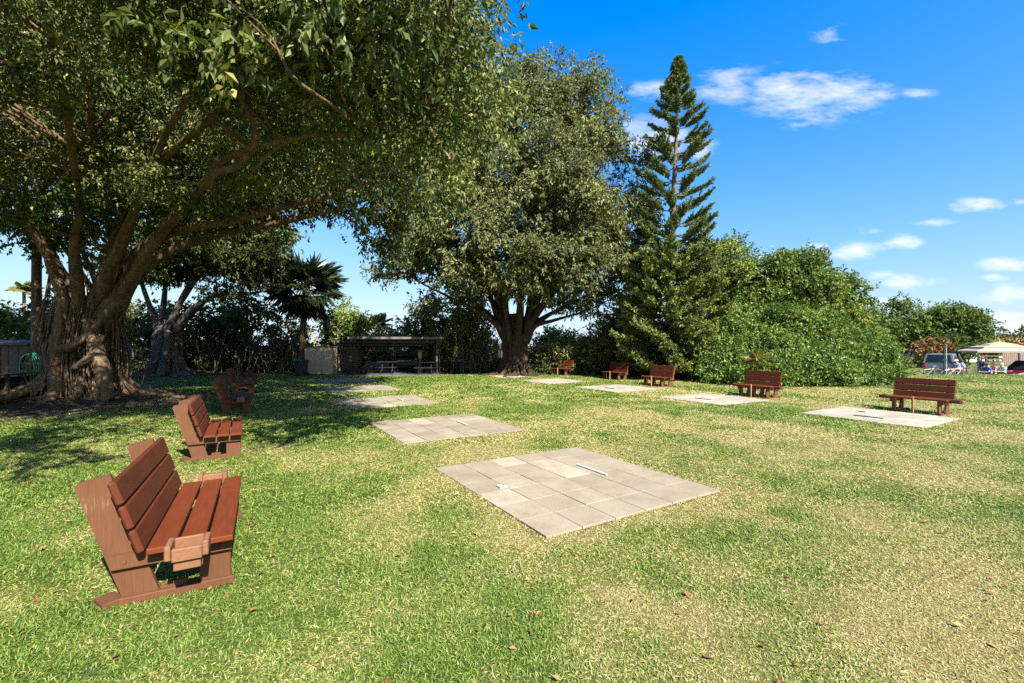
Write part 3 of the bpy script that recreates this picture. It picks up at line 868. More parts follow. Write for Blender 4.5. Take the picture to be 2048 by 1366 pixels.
bC = np.vstack([poly_blobs([(200, 520), (260, 440), (420, 400), (560, 430), (570, 490), (550, 530), (535, 550), (500, 560), (440, 560), (400, 540), (330, 560), (260, 560)], 25.5, 84, .6, 1.15, 3.0),
                poly_blobs([(440, 600), (520, 590), (560, 595), (560, 615), (470, 630)], 26.5, 9, .4, .7, 1.5), poly_blobs([(400, 560), (480, 530), (540, 500), (560, 520), (535, 560), (440, 600)], 25.2, 15, .45, .8, 1.5)])
branches(g, LC, bC, .9, .013, .02)
g.build('trunk', M['bark_grey'], t3, smooth=True)
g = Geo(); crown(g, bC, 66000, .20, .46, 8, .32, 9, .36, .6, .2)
g.build('crown', M['leaf_dark'], t3, attr=True)

# ------------------------------------------------------------------ TREE B: large fig at the centre
B0 = at(1031, 750, 27.0); B0[2] = 0
t4 = thing('fig_tree', 'tall spreading fig with fluted trunk at the far end of the lawn', 'tree', B0)
ends = [(830, 560, 25), (880, 420, 27), (760, 480, 28), (940, 300, 26), (1000, 200, 28), (1090, 160, 27), (1180, 180, 27.5), (1220, 300, 26), (1270, 420, 27), (1200, 480, 24.5), (1140, 360, 25), (1060, 330, 29), (960, 440, 24), (1060, 420, 23.5), (1240, 560, 28), (900, 340, 30), (1180, 620, 26)]
LB = []
for (ex, ey, ez) in ends:
    e = at(ex, ey, ez); d = e - B0; a = math.atan2(d[1], d[0]); hh = np.hypot(d[0], d[1])
    s0 = B0 + (.55 * math.cos(a), .4 * math.sin(a), rng.uniform(1.6, 2.4))
    m1 = B0 + (math.cos(a) * (.7 + hh * .10), math.sin(a) * (.6 + hh * .10), 2.6 + .14 * (d[2] - 2)); m2 = B0 + (d[0] * .5, d[1] * .5, 2.5 + (d[2] - 2.5) * .52)
    LB.append(spline([s0, m1, m2, e], 22))
g = Geo()
pth = spline([B0 + (0, 0, -.2), B0 + (0, 0, 1.2), B0 + (0, 0, 2.6), B0 + (0, 0, 3.6)], 12)
g.tube(pth, np.linspace(.7, .42, len(pth)), 14, .3)
for P in LB: g.tube(P, rng.uniform(.2, .27) * np.interp(np.linspace(0, 1, len(P)), [0, .25, .5, 1], [1.15, .85, .55, .14]), 8, .15)
strands(g, B0, .84, .62, 2.5, 46, .10, [l[[0, 4, 8]] for l in LB], .3, .55, .3)
surface_roots(g, B0, 1.2, 20, .5, 2.6, .09)
fB = poly_blobs([(900, 560), (930, 420), (960, 300), (1040, 240), (1130, 250), (1190, 340), (1210, 460), (1190, 570), (1080, 580), (980, 575)], 22.6, 46, .55, 1.0, .9)
bB = np.vstack([fB, 
    poly_blobs([(745, 530), (800, 470), (850, 380), (850, 280), (930, 180), (1000, 130), (1080, 125), (1120, 165), (1160, 165), (1185, 190), (1215, 230), (1240, 270), (1270, 320), (1290, 400), (1292, 470), (1290, 560), (1272, 610), (1200, 610), (1150, 620), (1100, 600), (1040, 585), (970, 590), (890, 640), (830, 620), (805, 585), (765, 555)], 26.5, 240, .6, 1.35, 5.0),
    np.array([[*at(px, py, 26 + rng.uniform(-1, 1)), r] for px, py, r in ((1085, 125, .5), (1110, 115, .4), (1135, 112, .25), (1195, 128, .45), (1190, 150, .6), (1208, 165, .5), (1225, 190, .4), (1212, 205, .5), (1240, 232, .35), (1255, 240, .3), (1250, 290, .5), (1280, 288, .4), (1298, 400, .5), (1303, 430, .4), (1300, 470, .5), (740, 545, .3), (765, 565, .3), (1015, 120, .4), (1030, 130, .5), (1000, 150, .6))])])
branches(g, LB, bB, .75, .012, .02)
g.build('trunk', M['bark_dark'], t4, smooth=True)
g = Geo(); crown(g, bB, 235000, .19, .46, 9, .31, 9, .40, .6, .15, tmean=.46)
g.build('crown', M['leaf_fig_far'], t4, attr=True)


# ------------------------------------------------------------------ Norfolk pine
def norfolk(px, py, y, top, label):
    b = at(px, py, y); b[2] = float(gz(b[0], b[1])); H = at(px, top, y)[2]
    o = thing('norfolk_pine', label, 'pine tree', b)
    g = Geo(); lean = np.array([.55, 0, 0])
    P = spline([b + (0, 0, -.2), b + lean * .2 + (0, 0, H * .35), b + lean * .62 + (0, 0, H * .7), b + lean + (-.05, 0, H)], 24)
    g.tube(P, np.linspace(.27, .02, len(P)), 10, .1)
    gl = Geo(); pos = []; dirs = []; tt = []; lens = []
    z = .5
    while z < H - .15:
        u = z / H
        c = np.array([np.interp(z, P[:, 2], P[:, k]) for k in range(3)])
        # reach of the whorl
        Rw = np.interp(u, [0, .1, .25, .4, .5, .62, .72, .85, .94, 1], [2.3, 2.7, 2.5, 2.1, 1.8, 1.75, 1.45, .80, .34, .05])
        nb = 8 if u < .42 else (6 if u < .78 else 7)
        a0 = rng.uniform(0, 6.28)
        for k in range(nb):
            if u > .45 and rng.random() < .10: continue
            a = a0 + k * 2 * np.pi / nb + rng.normal(0, .15); L = Rw * rng.uniform(.74, 1.06)
            rise = (.12 if u < .4 else .30) * L * rng.uniform(.7, 1.2)
            h = np.array([math.cos(a), math.sin(a), 0])
            Q = spline([c, c + h * L * .35 + (0, 0, -.03 * L), c + h * L * .72 + (0, 0, rise * .3), c + h * L + (0, 0, rise)], 11)
            g.tube(Q, np.linspace(.045 * (1 - u) + .016, .010, len(Q)), 5, cap=False)
            side = np.cross(h, [0, 0, 1])
            m = int(6 + L * (7.0 if u > .4 else 11))
            for j in range(m + 1):
                t = (.34 if u > .4 else .2) + (.66 if u > .4 else .8) * (j + rng.random() * .8) / m
                t = min(t, 1)
                q = np.array([np.interp(t, np.linspace(0, 1, len(Q)), Q[:, i]) for i in range(3)])
                sl = (.16 + .42 * np.sin(np.pi * min(1, t * .8))) * min(1, L / 1.3) * rng.uniform(.7, 1.15)
                sg = 1 if j % 2 else -1
                if u > .4: d = unit(h * .9 + side * sg * rng.uniform(.15, .6) + np.array([0, 0, rng.uniform(.3, .8)]))
                else: d = unit(h * .8 + side * sg * rng.uniform(.2, .8) + np.array([0, 0, rng.uniform(-.25, .4)]))
                if j == m: d = unit(h + np.array([0, 0, .6]))
                nn = int(14 + 42 * sl)
                s = (np.arange(nn) + rng.random(nn)) / nn
                pp = q + d * (s * sl)[:, None]; pp[:, 2] += .16 * sl * s ** 2
                pos.append(pp); dirs.append(d * .75 + rng.normal(0, .5, (nn, 3)) + np.array([0, 0, .2])); tt.append(np.full(nn, rng.normal(.45, .12)) + rng.normal(0, .13, nn) + (.34 if u < .4 else 0) * rng.random()); lens.append(np.full(nn, .17))  # lower needles tinted lighter, standing in for sunlight on the skirt
        z += np.interp(u, [0, .4, .5, .75, 1], [.32, .44, .80, .62, .2])
    add_leaves(gl, np.vstack(pos), np.vstack(dirs), np.concatenate(lens), .34, np.concatenate(tt), .4)
    g.build('trunk', M['bark_pine'], o, smooth=True)
    gl.build('crown', M['needle'], o, attr=True)


norfolk(1338, 750, 23.6, 110, 'tall slim norfolk island pine rising above the dark shrubs')


# ------------------------------------------------------------------ broad shrubs and trees by outline
def shrub(name, label, cat, polys, y, n, r0, r1, nleaf, ll, mt, dm=2.0, group=None, kind=None, stems=6, base=None, tm=.45, bark='twig', **kw):
    bl = np.vstack([poly_blobs(p, y + dy, max(4, int(n * f)), r0, r1, dm, slope=kw.get('slope', 0)) for p, dy, f in polys])
    c = bl[:, :3].mean(0)
    b = np.array([c[0], c[1], 0.0]) if base is None else np.array([*base, 0.0])
    b[2] = float(gz(b[0], b[1]))
    if kind == 'stuff': b[:] = 0
    o = thing(name, label, cat, b, group=group)
    if kind: o['kind'] = kind
    g = Geo(); lim = []
    lo = bl[:, 2].min(); hi = bl[:, 2].max(); xs = bl[:, 0]
    for k in range(stems):
        t = bl[rng.integers(len(bl))]
        s = np.array([c[0] + (t[0] - c[0]) * (.25 if kind != 'stuff' else .9), c[1] + (t[1] - c[1]) * .3, 0])
        s[2] = float(gz(s[0], s[1])) - .05
        P = spline([s, s * .5 + t[:3] * .5 + np.array([*rng.normal(0, .15, 2), .15]), t[:3]], 10); lim.append(P)
        r = .035 + .012 * (t[2] - s[2]); g.tube(P, np.linspace(r, .015, len(P)), 6, .15, cap=False)
    branches(g, lim, bl, .5, .010, .012, 4)
    tr = g.build('stems' if cat != 'tree' else 'trunk', M[bark], o, smooth=True)
    g = Geo(); crown(g, bl, nleaf, ll, .5, 7, kw.get('sig', .28), 9, kw.get('twig', .42), kw.get('droop', .30), .15, .9, tm, zmin=gz, shell=.7, bvar=.11)
    g.build('foliage' if cat != 'tree' else 'crown', M[mt], o, attr=True)
    return o


G1 = 'bushes of the green thicket'
shrub('broadleaf_tree', 'bushy tree directly right of the norfolk pine, behind low bushes', 'tree', [([(1415, 640), (1418, 545), (1435, 495), (1470, 492), (1505, 540), (1520, 640), (1500, 720), (1415, 740)], 0, 1)], 24.5, 28, .35, .95, 36000, .165, 'leaf_tall', 1.8, stems=5)
shrub('broadleaf_tree', 'tallest tree behind the green thicket with branching open top', 'tree', [([(1505, 580), (1520, 535), (1555, 515), (1580, 520), (1600, 502), (1625, 515), (1645, 545), (1665, 590), (1650, 650), (1520, 660)], 0, 1)], 24, 28, .3, .85, 34000, .165, 'leaf_tall', 1.8, stems=7)
shrub('broadleaf_tree', 'rounded green tree on the right shoulder of the thicket', 'tree', [([(1635, 600), (1655, 568), (1680, 556), (1708, 582), (1730, 618), (1738, 690), (1640, 690)], 0, 1)], 23.5, 22, .3, .85, 25000, .165, 'leaf_tall', 1.6, stems=5)
shrub('bush', 'dense green bush behind the bench nearest the pine', 'bush', [([(1418, 762), (1415, 700), (1440, 650), (1480, 620), (1545, 610), (1560, 700), (1555, 772), (1450, 768)], 0, 1)], 20.2, 40, .35, .85, 56000, .135, 'leaf_bush', 1.5, G1, slope=.8)
shrub('bush', 'broad bright green bush filling the middle of the thicket', 'bush', [([(1530, 774), (1530, 690), (1550, 625), (1600, 602), (1650, 625), (1685, 670), (1705, 720), (1700, 782), (1600, 780)], 0, 1)], 19.4, 50, .35, .85, 76000, .135, 'leaf_bush', 1.7, G1, tm=.47, slope=.85)
shrub('bush', 'low sloping bush tapering down to the parked bicycles', 'bush', [([(1680, 780), (1680, 690), (1710, 668), (1745, 702), (1780, 734), (1800, 752), (1775, 764), (1740, 776)], 0, 1)], 20.0, 34, .3, .7, 38000, .135, 'leaf_bush', 1.4, G1, tm=.47, slope=.8)
shrub('bush', 'dark shrub between the pine and the fourth bench', 'bush', [([(1290, 756), (1300, 700), (1340, 650), (1400, 680), (1410, 758)], 0, 1)], 26.2, 40, .5, .9, 16000, .18, 'leaf_dark', 1.3)
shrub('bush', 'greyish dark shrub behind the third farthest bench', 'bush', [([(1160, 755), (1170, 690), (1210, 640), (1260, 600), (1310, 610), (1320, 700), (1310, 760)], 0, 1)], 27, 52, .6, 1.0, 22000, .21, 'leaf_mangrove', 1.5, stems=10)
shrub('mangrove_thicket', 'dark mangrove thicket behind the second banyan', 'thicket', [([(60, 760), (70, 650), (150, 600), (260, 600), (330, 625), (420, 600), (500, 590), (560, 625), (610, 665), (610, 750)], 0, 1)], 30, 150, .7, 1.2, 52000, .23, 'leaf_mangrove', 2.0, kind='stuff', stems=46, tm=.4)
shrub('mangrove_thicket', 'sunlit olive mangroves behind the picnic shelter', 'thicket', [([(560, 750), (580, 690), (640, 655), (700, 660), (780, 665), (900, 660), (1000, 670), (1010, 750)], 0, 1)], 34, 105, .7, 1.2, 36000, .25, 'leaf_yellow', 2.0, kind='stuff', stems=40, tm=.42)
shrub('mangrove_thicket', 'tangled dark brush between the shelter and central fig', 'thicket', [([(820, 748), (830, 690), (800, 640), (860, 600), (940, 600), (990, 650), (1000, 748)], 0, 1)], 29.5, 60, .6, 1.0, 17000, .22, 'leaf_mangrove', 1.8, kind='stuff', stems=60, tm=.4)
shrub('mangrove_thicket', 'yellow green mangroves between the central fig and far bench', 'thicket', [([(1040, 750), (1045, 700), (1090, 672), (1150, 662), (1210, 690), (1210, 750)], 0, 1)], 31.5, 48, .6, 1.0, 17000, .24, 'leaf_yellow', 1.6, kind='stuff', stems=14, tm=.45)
shrub('bush', 'low dark bush hugging the lawn edge behind the farthest bench', 'bush', [([(1060, 752), (1070, 715), (1110, 700), (1180, 705), (1190, 754)], 0, 1)], 27.8, 30, .45, .8, 11000, .2, 'leaf_mangrove', 1.0)
shrub('small_tree', 'airy small tree between the cabbage palm and shelter roof', 'tree', [([(640, 660), (650, 620), (690, 602), (725, 630), (735, 665), (690, 690), (650, 690)], 0, 1)], 31, 18, .4, .8, 5500, .23, 'leaf_tall', 1.2, stems=4)
shrub('bush', 'sunlit bush over the brown shed on the far left', 'bush', [([(-90, 690), (-80, 620), (0, 630), (40, 650), (75, 670), (70, 700), (-90, 705)], 0, 1)], 22, 26, .6, 1.0, 9000, .2, 'leaf_tall', 1.6)
shrub('bush', 'leafy shrub between utility pole and the huge fig', 'bush', [([(60, 760), (70, 640), (110, 600), (170, 640), (210, 650), (220, 760)], 0, 1)], 21, 36, .6, 1.0, 12000, .2, 'leaf_dark', 1.6)
# far side, beyond the car park
shrub('spreading_tree', 'broad crowned tree behind the silver pickup', 'tree', [([(1735, 640), (1775, 610), (1830, 616), (1862, 640), (1858, 672), (1800, 690), (1745, 680)], 0, 1)], 62, 34, 1.0, 1.8, 22000, .36, 'leaf_tall', 4, stems=6, bark='bark_grey', tm=.3, sig=.6, twig=.8)
shrub('spreading_tree', 'broad crowned tree tapering toward the tan canopy', 'tree', [([(1840, 650), (1880, 624), (1930, 630), (1978, 664), (1965, 672), (1935, 668), (1915, 690), (1860, 682)], 0, 1)], 60, 34, 1.0, 1.7, 22000, .36, 'leaf_tall', 4, stems=6, bark='bark_grey', tm=.3, sig=.6, twig=.8)
shrub('hedge_bush', 'dark green bush behind the people by the canopy', 'bush', [([(1880, 716), (1885, 690), (1910, 680), (1935, 690), (1945, 716)], 0, 1)], 52, 16, .7, 1.2, 4200, .4, 'leaf_dark', 2, sig=.5, twig=.6)
shrub('hedge_bush', 'rusty orange bush behind the silver pickup', 'bush', [([(1845, 714), (1850, 692), (1868, 684), (1880, 700), (1880, 714)], 0, 1)], 51, 12, .5, .9, 3000, .36, 'leaf_rust', 1.5, sig=.4, twig=.5)
shrub('tree_line', 'distant green trees on the right horizon', 'trees', [([(1960, 700), (1985, 676), (2012, 670), (2048, 676), (2150, 664), (2400, 660), (2400, 700)], 0, 1)], 110, 60, 1.6, 3.0, 12000, .9, 'leaf_dark', 8, kind='stuff', stems=4, sig=1, twig=1.2)
shrub('hedge_bush', 'orange tinged hedge below the far tiled roofs', 'bush', [([(1930, 704), (1935, 690), (1960, 684), (1990, 690), (1985, 706)], 0, 1)], 70, 14, .8, 1.3, 3500, .5, 'leaf_yellow', 2, sig=.5, twig=.6)


# ------------------------------------------------------------------ palms
def fan_palm(px, y, hz, label, mt, rad=1.55, nf=64):
    b = at(px, 745, y); b[2] = 0.0
    o = thing('cabbage_palm', label, 'palm tree', b)
    g = Geo(); P = spline([b + (0, 0, -.1), b + (.05, 0, hz * .5), b + (.28, 0, hz)], 16)
    g.tube(P, np.interp(np.linspace(0, 1, len(P)), [0, .1, .7, 1], [.24, .2, .17, .2]), 10, .12)
    top = P[-1]; gl = Geo()
    for k in range(nf):
        a = rng.uniform(0, 6.28); e = rng.uniform(-1.15, 1.35); L = rad * rng.uniform(.4, .62)
        d = np.array([math.cos(a) * math.cos(e), math.sin(a) * math.cos(e), math.sin(e)])
        Q = spline([top, top + d * L * .6 + (0, 0, .05), top + d * L + (0, 0, -.12)], 5); g.tube(Q, .018, 4, cap=False)
        s = unit(np.cross(d, [0, 0, 1.0])); n = 22; th = np.linspace(-1.75, 1.75, n)
        dd = d[None] * np.cos(th)[:, None] + s[None] * np.sin(th)[:, None]; dd[:, 2] -= .35 * np.abs(np.sin(th)) + .12
        add_leaves(gl, np.repeat(Q[-1][None], n, 0) + dd * .02, dd, rad * .62 * (.75 + .25 * np.cos(th)) * rng.uniform(.8, 1.1), .13, np.clip(rng.normal(.4, .2) + rng.normal(0, .1, n), 0, 1), .3)
    g.build('trunk', M['bark'], o, smooth=True); gl.build('crown', M[mt], o, attr=True)


fan_palm(604, 27.2, 5.3, 'cabbage palm with shaggy round crown behind the blue bin', 'frond_dark', 2.1, 70)


def feather_palm(px, py, y, label, mt, rad, nf=16, trunk=.14, droop=.9, base_h=0):
    t = at(px, py, y); b = np.array([t[0], t[1], float(gz(t[0], t[1]))])
    o = thing('feather_palm', label, 'palm tree', b)
    g = Geo(); P = spline([b + (0, 0, -.1), (b + t) / 2 + (.05, 0, 0), t], 10); g.tube(P, np.linspace(trunk, trunk * .8, len(P)), 8, .1)
    gl = Geo()
    for k in range(nf):
        a = k / nf * 6.28 * 2.4 + rng.normal(0, .2); e = rng.uniform(-.25, 1.35); L = rad * rng.uniform(.7, 1.15)
        d = np.array([math.cos(a) * math.cos(e), math.sin(a) * math.cos(e), math.sin(e)])
        w = np.linspace(0, 1, 12)[:, None]; Q = t + d * L * w + np.array([0, 0, -1]) * (L * .42 * droop * w ** 2.2)
        g.tube(Q, np.linspace(.02 * rad, .005 * rad, len(Q)), 4, cap=False)
        n = 40; u = np.linspace(.12, 1, n); q = np.stack([np.interp(u, np.linspace(0, 1, len(Q)), Q[:, i]) for i in range(3)], -1)
        tg = unit(np.gradient(q, axis=0)); sd = unit(np.cross(tg, [0, 0, 1.0]))
        for s in (-1, 1):
            dd = sd * s + tg * .6; dd[:, 2] -= .45
            add_leaves(gl, q, dd, rad * .26 * np.sin(np.pi * np.clip(u * .85 + .15, 0, 1)) + .05, .16, np.clip(rng.normal(.5, .15) + rng.normal(0, .1, n), 0, 1), .8)
    g.build('trunk', M['bark_pale'], o, smooth=True); gl.build('crown', M[mt], o, attr=True)


feather_palm(48, 582, 40, 'sunlit feather palm far beyond the utility pole', 'frond_light', 1.7, 18)
feather_palm(757, 650, 36, 'feather palm peeking above the picnic shelter roof', 'frond_mid', 1.5, 22, .14, .6)
feather_palm(1513, 718, 18.6, 'young palm with yellowish fronds poking out of the thicket', 'frond_light', .75, 8, .04, .5)

# bare wiry stems in the brush (part of the thickets)
g = Geo()
for k in range(150):
    px = rng.choice([rng.uniform(850, 1000), rng.uniform(1170, 1270), rng.uniform(390, 600)]); y = rng.uniform(27.6, 29.5)
    b = at(px, 745, y); b[2] = 0; h = rng.uniform(1.2, 4.2)
    P = spline([b, b + (rng.normal(0, .3), rng.normal(0, .2), h * .5), b + (rng.normal(0, .9), rng.normal(0, .4), h)], 8)
    g.tube(P, np.linspace(rng.uniform(.015, .04), .006, len(P)), 4, cap=False)
    Q = spline([P[4], P[4] + (rng.normal(0, .5), 0, .4 * h * .5), P[4] + (rng.normal(0, .9), 0, h * .5)], 5); g.tube(Q, np.linspace(.014, .005, len(Q)), 4, cap=False)
tag(g.build('undergrowth', M['twig'], smooth=True), 'bare wiry grey stems in the shaded brush', 'undergrowth', kind='stuff')


# ------------------------------------------------------------------ benches
def make_bench(L, kind, mid=True):
    o = thing('park_bench', 'bench', 'bench')
    g = Geo()
    for k in range(3): g.box((0, .075 + .17 * k, .37), (L, .15, .04), bev=.006)
    g.build('seat', M['wood_red'], o, False)
    g = Geo(); le = math.atan2(.155, .5); n = np.array([0, -math.cos(le), math.sin(le)]); t = np.array([0, math.sin(le), math.cos(le)])
    rot = np.stack([[1, 0, 0], -n, t], 1)
    for k in range(3):
        c = np.array([0, .495, .372]) + t * (.085 + .174 * k) - n * .022
        g.box(c, (L, .045, .162), rot, .012)
    g.build('backrest', M['wood_back'], o, False)
    ends = [-1, 1] + ([0] if mid else [])
    for s in ends:
        x = s * (L / 2 - .165); out = s if s else 1
        # rear post: leaning board reaching from the ground to the top of the back
        def yl(z): return .495 + (z - .372) * .31 + .049
        g = Geo(); z1 = .885
        g.prism([(yl(0), 0.004), (yl(0) + .2, .004), (yl(z1 - .08) + .2, z1 - .08), (yl(z1 - .02) + .17, z1 - .045), (yl(z1 - .01) + .002, z1 - .01)], 0, x - .02, x + .02)
        g.build('leg', M['wood_frame'], o, False)
        g = Geo(); g.box((x, .115, .178), (.04, .19, .342), bev=.004); g.build('leg', M['wood_frame'], o, False)
        g = Geo(); xo = x + out * .0405
        g.prism([(.012, .252), (.69, .252), (.71, .335), (.70, .347), (.012, .347)], 0, xo - .019, xo + .019)
        for yb in (.08, .62): g.lathe([(.001, 0), (.014, 0), (.012, .006), (.001, .008)], (xo + out * .019, yb, .295), 8, np.array([[0, 0, out], [0, 1, 0], [-out, 0, 0]]))
        g.build('rail', M['wood_frame'], o, False)
        g = Geo(); g.box((xo, .325, .026), (.038, .66, .055), bev=.005); g.box((x - out * .0405, .325, .022), (.038, .62, .05), bev=.005)
        g.box((x, .34, .045), (.041, .12, .085), bev=.004)
        g.box((x - out * .03, .72, .022), (.16, .11, .04), rotz(.5), .004)
        g.build('skid', M['wood_frame'], o, False)
    if kind == 'tray':
        for s in (-1, 1):
            g = Geo(); x = s * (L / 2)
            for yy in (.148, .352): g.box((x + s * .085, yy, .395), (.17, .034, .095), bev=.006)
            g.box((x + s * .014, .25, .397), (.026, .166, .085), bev=.006); g.box((x + s * .142, .25, .372), (.04, .166, .085), bev=.006)
            g.box((x + s * .10, .25, .293), (.075, .15, .06), bev=.006)
            g.build('drink_tray', M['wood_tray'], o, False)
    if kind == 'block':
        for s in (-1, 1):
            g = Geo(); g.box((s * (L / 2 + .05), .25, .34), (.10, .17, .12), bev=.006); g.build('end_block', M['wood_tray'], o, False)
    if kind == 'arm':
        for s in (-1, 1):
            g = Geo(); x = s * L / 2
            g.box((x + s * .09, .20, .352), (.20, .038, .085), bev=.005); g.box((x + s * .09, .36, .352), (.20, .038, .085), bev=.005); g.box((x + s * .195, .28, .352), (.035, .122, .09), bev=.005)
            g.build('arm', M['wood_frame'], o, False)
        g = Geo(); g.box((-.02, -.03, .215), (.045, .045, .43), bev=.006); g.build('support_post', M['wood_post'], o, False)
    return o


def put_bench(o, label, x, y, ang, group='brown wooden benches around the lawn'):
    tag(o, label, 'bench', group); o.location = (x, y, float(gz(x, y))); o.rotation_euler = (0, 0, R(ang)); return o


def left_place(x0, y0, th, L):       # near front seat corner -> object origin (middle of the front edge)
    a = np.array([math.cos(R(th)), math.sin(R(th))]); return x0 + a[0] * L / 2, y0 + a[1] * L / 2


b1 = make_bench(1.66, 'tray', False); x, y = left_place(-1.985, 3.218, 119, 1.66); put_bench(b1, 'red brown bench closest to the camera with drink trays on its ends', x, y, 119)
b2 = make_bench(1.70, 'none'); x, y = left_place(-4.16, 6.97, 120.4, 1.7); put_bench(b2, 'plain sunlit brown bench just behind the closest bench', x, y, 120.4)
b3 = make_bench(1.70, 'block'); x, y = left_place(-6.75, 11.75, 121, 1.7); put_bench(b3, 'dappled shaded bench with end block, third of the left row', x, y, 121)
b4 = copy_tree(b2); x, y = left_place(-9.1, 16.0, 121, 1.7); put_bench(b4, 'shaded bench fourth of the left row, back facing the fig', x, y, 121)
b5 = copy_tree(b2); x, y = left_place(-11.35, 20.2, 121, 1.7); put_bench(b5, 'deeply shaded farthest bench of the left row under the figs', x, y, 121)
r1 = make_bench(1.24, 'arm', False); put_bench(r1, 'brown bench on the open right lawn, nearest of the right row', 10.22, 11.5, -60)
r2 = make_bench(1.26, 'arm', True); put_bench(r2, 'brown bench in front of the bright green thicket', 7.98, 15.05, -60)
r3 = copy_tree(r2); put_bench(r3, 'brown bench below the norfolk pine', 5.9, 19.05, -60)
r4 = copy_tree(r1); put_bench(r4, 'brown bench before the dark shrubs, left of the pine bench', 4.95, 22.75, -56)
r5 = copy_tree(r1); put_bench(r5, 'half shadowed brown bench nearest the central fig', 2.65, 26.0, -44)


# ------------------------------------------------------------------ paver pads and what lies on them
def make_pad(i, label, cx, cy, a, p, pale):
    o = thing('paver_pad', label, 'paver pad', (cx, cy, float(gz(cx, cy))), math.atan2(PX[1], PX[0]), 'square paver pads on the lawn')
    g = Geo(); nx, ny = 6, 6; w = p / nx; d = a / ny
    for ix in range(nx):
        for iy in range(ny):
            g.ct = float(np.clip(rng.normal(.44, .04) + (.28 if rng.random() < .12 else 0) - (.22 if rng.random() < .08 else 0), 0, 1))
            gap = .008 if not pale else .005
            c = (-p / 2 + (ix + .5) * w, -a / 2 + (iy + .5) * d, -.010 + rng.normal(0, .0016))
            n0 = g.n; rx, ry = rng.normal(0, .003, 2)
            rot = np.array([[1, 0, ry], [0, 1, rx], [-ry, -rx, 1.0]])
            g.box(c, (w - gap, d - gap, .05), rot, .003)
            g.t[-1][:] = g.ct
    o2 = g.build('slabs', M['paver_pale'] if pale else M['paver'], o, False, attr=True)
    return o


def on_pad(i, u, v):       # u across (towards the right row), v along the court axis
    cx, cy, a, p = PADS[i]; q = np.array([cx, cy]) + PX * u + AX * v
    return q[0], q[1], float(gz(cx, cy)) + .016


plab = ['large weathered paver pad nearest the camera with a white bar', 'paver pad beside the second bench, second of the left row', 'partly shaded paver pad in front of the third left bench',
        'dappled paver pad in front of the fourth left bench', 'shaded paver pad before the picnic shelter', 'pale smooth pad in front of the nearest right bench', 'pale pad in front of the thicket bench',
        'pale pad in front of the bench below the pine', 'pale pad between the two farthest right benches', 'thin pale pad at the foot of the central fig']
for i, (cx, cy, a, p) in enumerate(PADS): make_pad(i, plab[i], cx, cy, a, p, i > 4)


def bar(i, u, v, L, label, mt='white_paint', ang=0.0, name='marker_bar', w=.028, h=.022):
    x, y, z = on_pad(i, u, v); g = Geo()
    g.box((0, 0, h / 2), (w, L, h), bev=.004)
    if name == 'marker_block': g.box((.05, -.02, h * .35), (.05, L * .6, h * .7), bev=.004)
    o = g.build(name, M[mt]); o.location = (x, y, z); o.rotation_euler = (0, 0, math.atan2(AX[1], AX[0]) - math.pi / 2 + ang)
    tag(o, label, 'marker', 'markers on the pads')


bar(0, .52, .10, .62, 'long white bar lying on the pad nearest the camera')
bar(0, -1.02 + .1, .1, .10, 'small white block on the left of the nearest pad', name='marker_block', w=.06)
bar(1, .45, .05, .5, 'pale bar lying on the second pad of the left row')
bar(2, .45, .05, .5, 'pale bar lying on the partly shaded third pad')
bar(5, -.5, .0, .6, 'dark bar lying on the pad of the nearest right bench', 'grey_plate')
bar(5, .35, .45, .16, 'short dark bar near the front of the nearest right pad', 'grey_plate')
bar(6, -.45, .0, .6, 'dark bar lying on the pad by the thicket bench', 'grey_plate')
bar(7, -.4, .0, .55, 'dark bar lying on the pad by the pine bench', 'grey_plate')


# ------------------------------------------------------------------ picnic shelter corner
def cyl(g, a, b, r, sides=8): g.tube([a, b], r, sides)


FLP = at(702, 752, 25.6); FRP = at(874, 750.5, 26.3)
sh = thing('picnic_shelter', 'low open picnic shelter with flat dark sloping roof', 'shelter', (FLP[0], FLP[1], 0))
dp = np.array([-1.9, 3.0, 0]); FL = np.array([FLP[0], FLP[1], 0]); FR = np.array([FRP[0], FRP[1], 0])
wd = unit(FR - FL)
for q, h in ((FL, 2.12), (FR, 2.08), (FL + dp, 1.62), (FR + dp, 1.6), ((FL + FR) / 2 + dp, 1.61)):
    g = Geo(); g.box((q[0], q[1], h / 2), (.07, .07, h), bev=.006); g.box((q[0], q[1], .02), (.18, .18, .04)); g.build('post', M['grey_metal'], sh)
for q in (FL, FR):
    g = Geo(); g.box((q[0], q[1] - .05, .95), (.12, .06, .34), bev=.01); g.build('meter_box', M['fascia'], sh)
g = Geo(); e = .22
cs = [FL - wd * e + dp * -.08 + (0, 0, 2.16), FR + wd * (e + .05) + dp * -.08 + (0, 0, 2.12), FR + wd * (e + .05) + dp * 1.1 + (0, 0, 1.6), FL - wd * e + dp * 1.1 + (0, 0, 1.62)]
c8 = np.array(cs + [c + (0, 0, .045) for c in cs])
g.add(c8, [[3, 2, 1, 0], [4, 5, 6, 7], [0, 1, 5, 4], [1, 2, 6, 5], [2, 3, 7, 6], [3, 0, 4, 7]])
for k in range(14):     # standing ribs of the sheet
    t = (k + .5) / 14; a = c8[4] * (1 - t) + c8[5] * t; b = c8[7] * (1 - t) + c8[6] * t; g.tube([a + (0, 0, .006), b + (0, 0, .006)], .014, 4)
g.build('roof', M['roof_metal'], sh)
g = Geo(); m = (cs[0] + cs[1]) / 2; g.box(m + np.array([0, -.03, .0]), (np.linalg.norm(cs[1] - cs[0]) + .06, .04, .13), rotz(math.atan2(wd[1], wd[0])), .004); g.build('fascia', M['fascia'], sh)
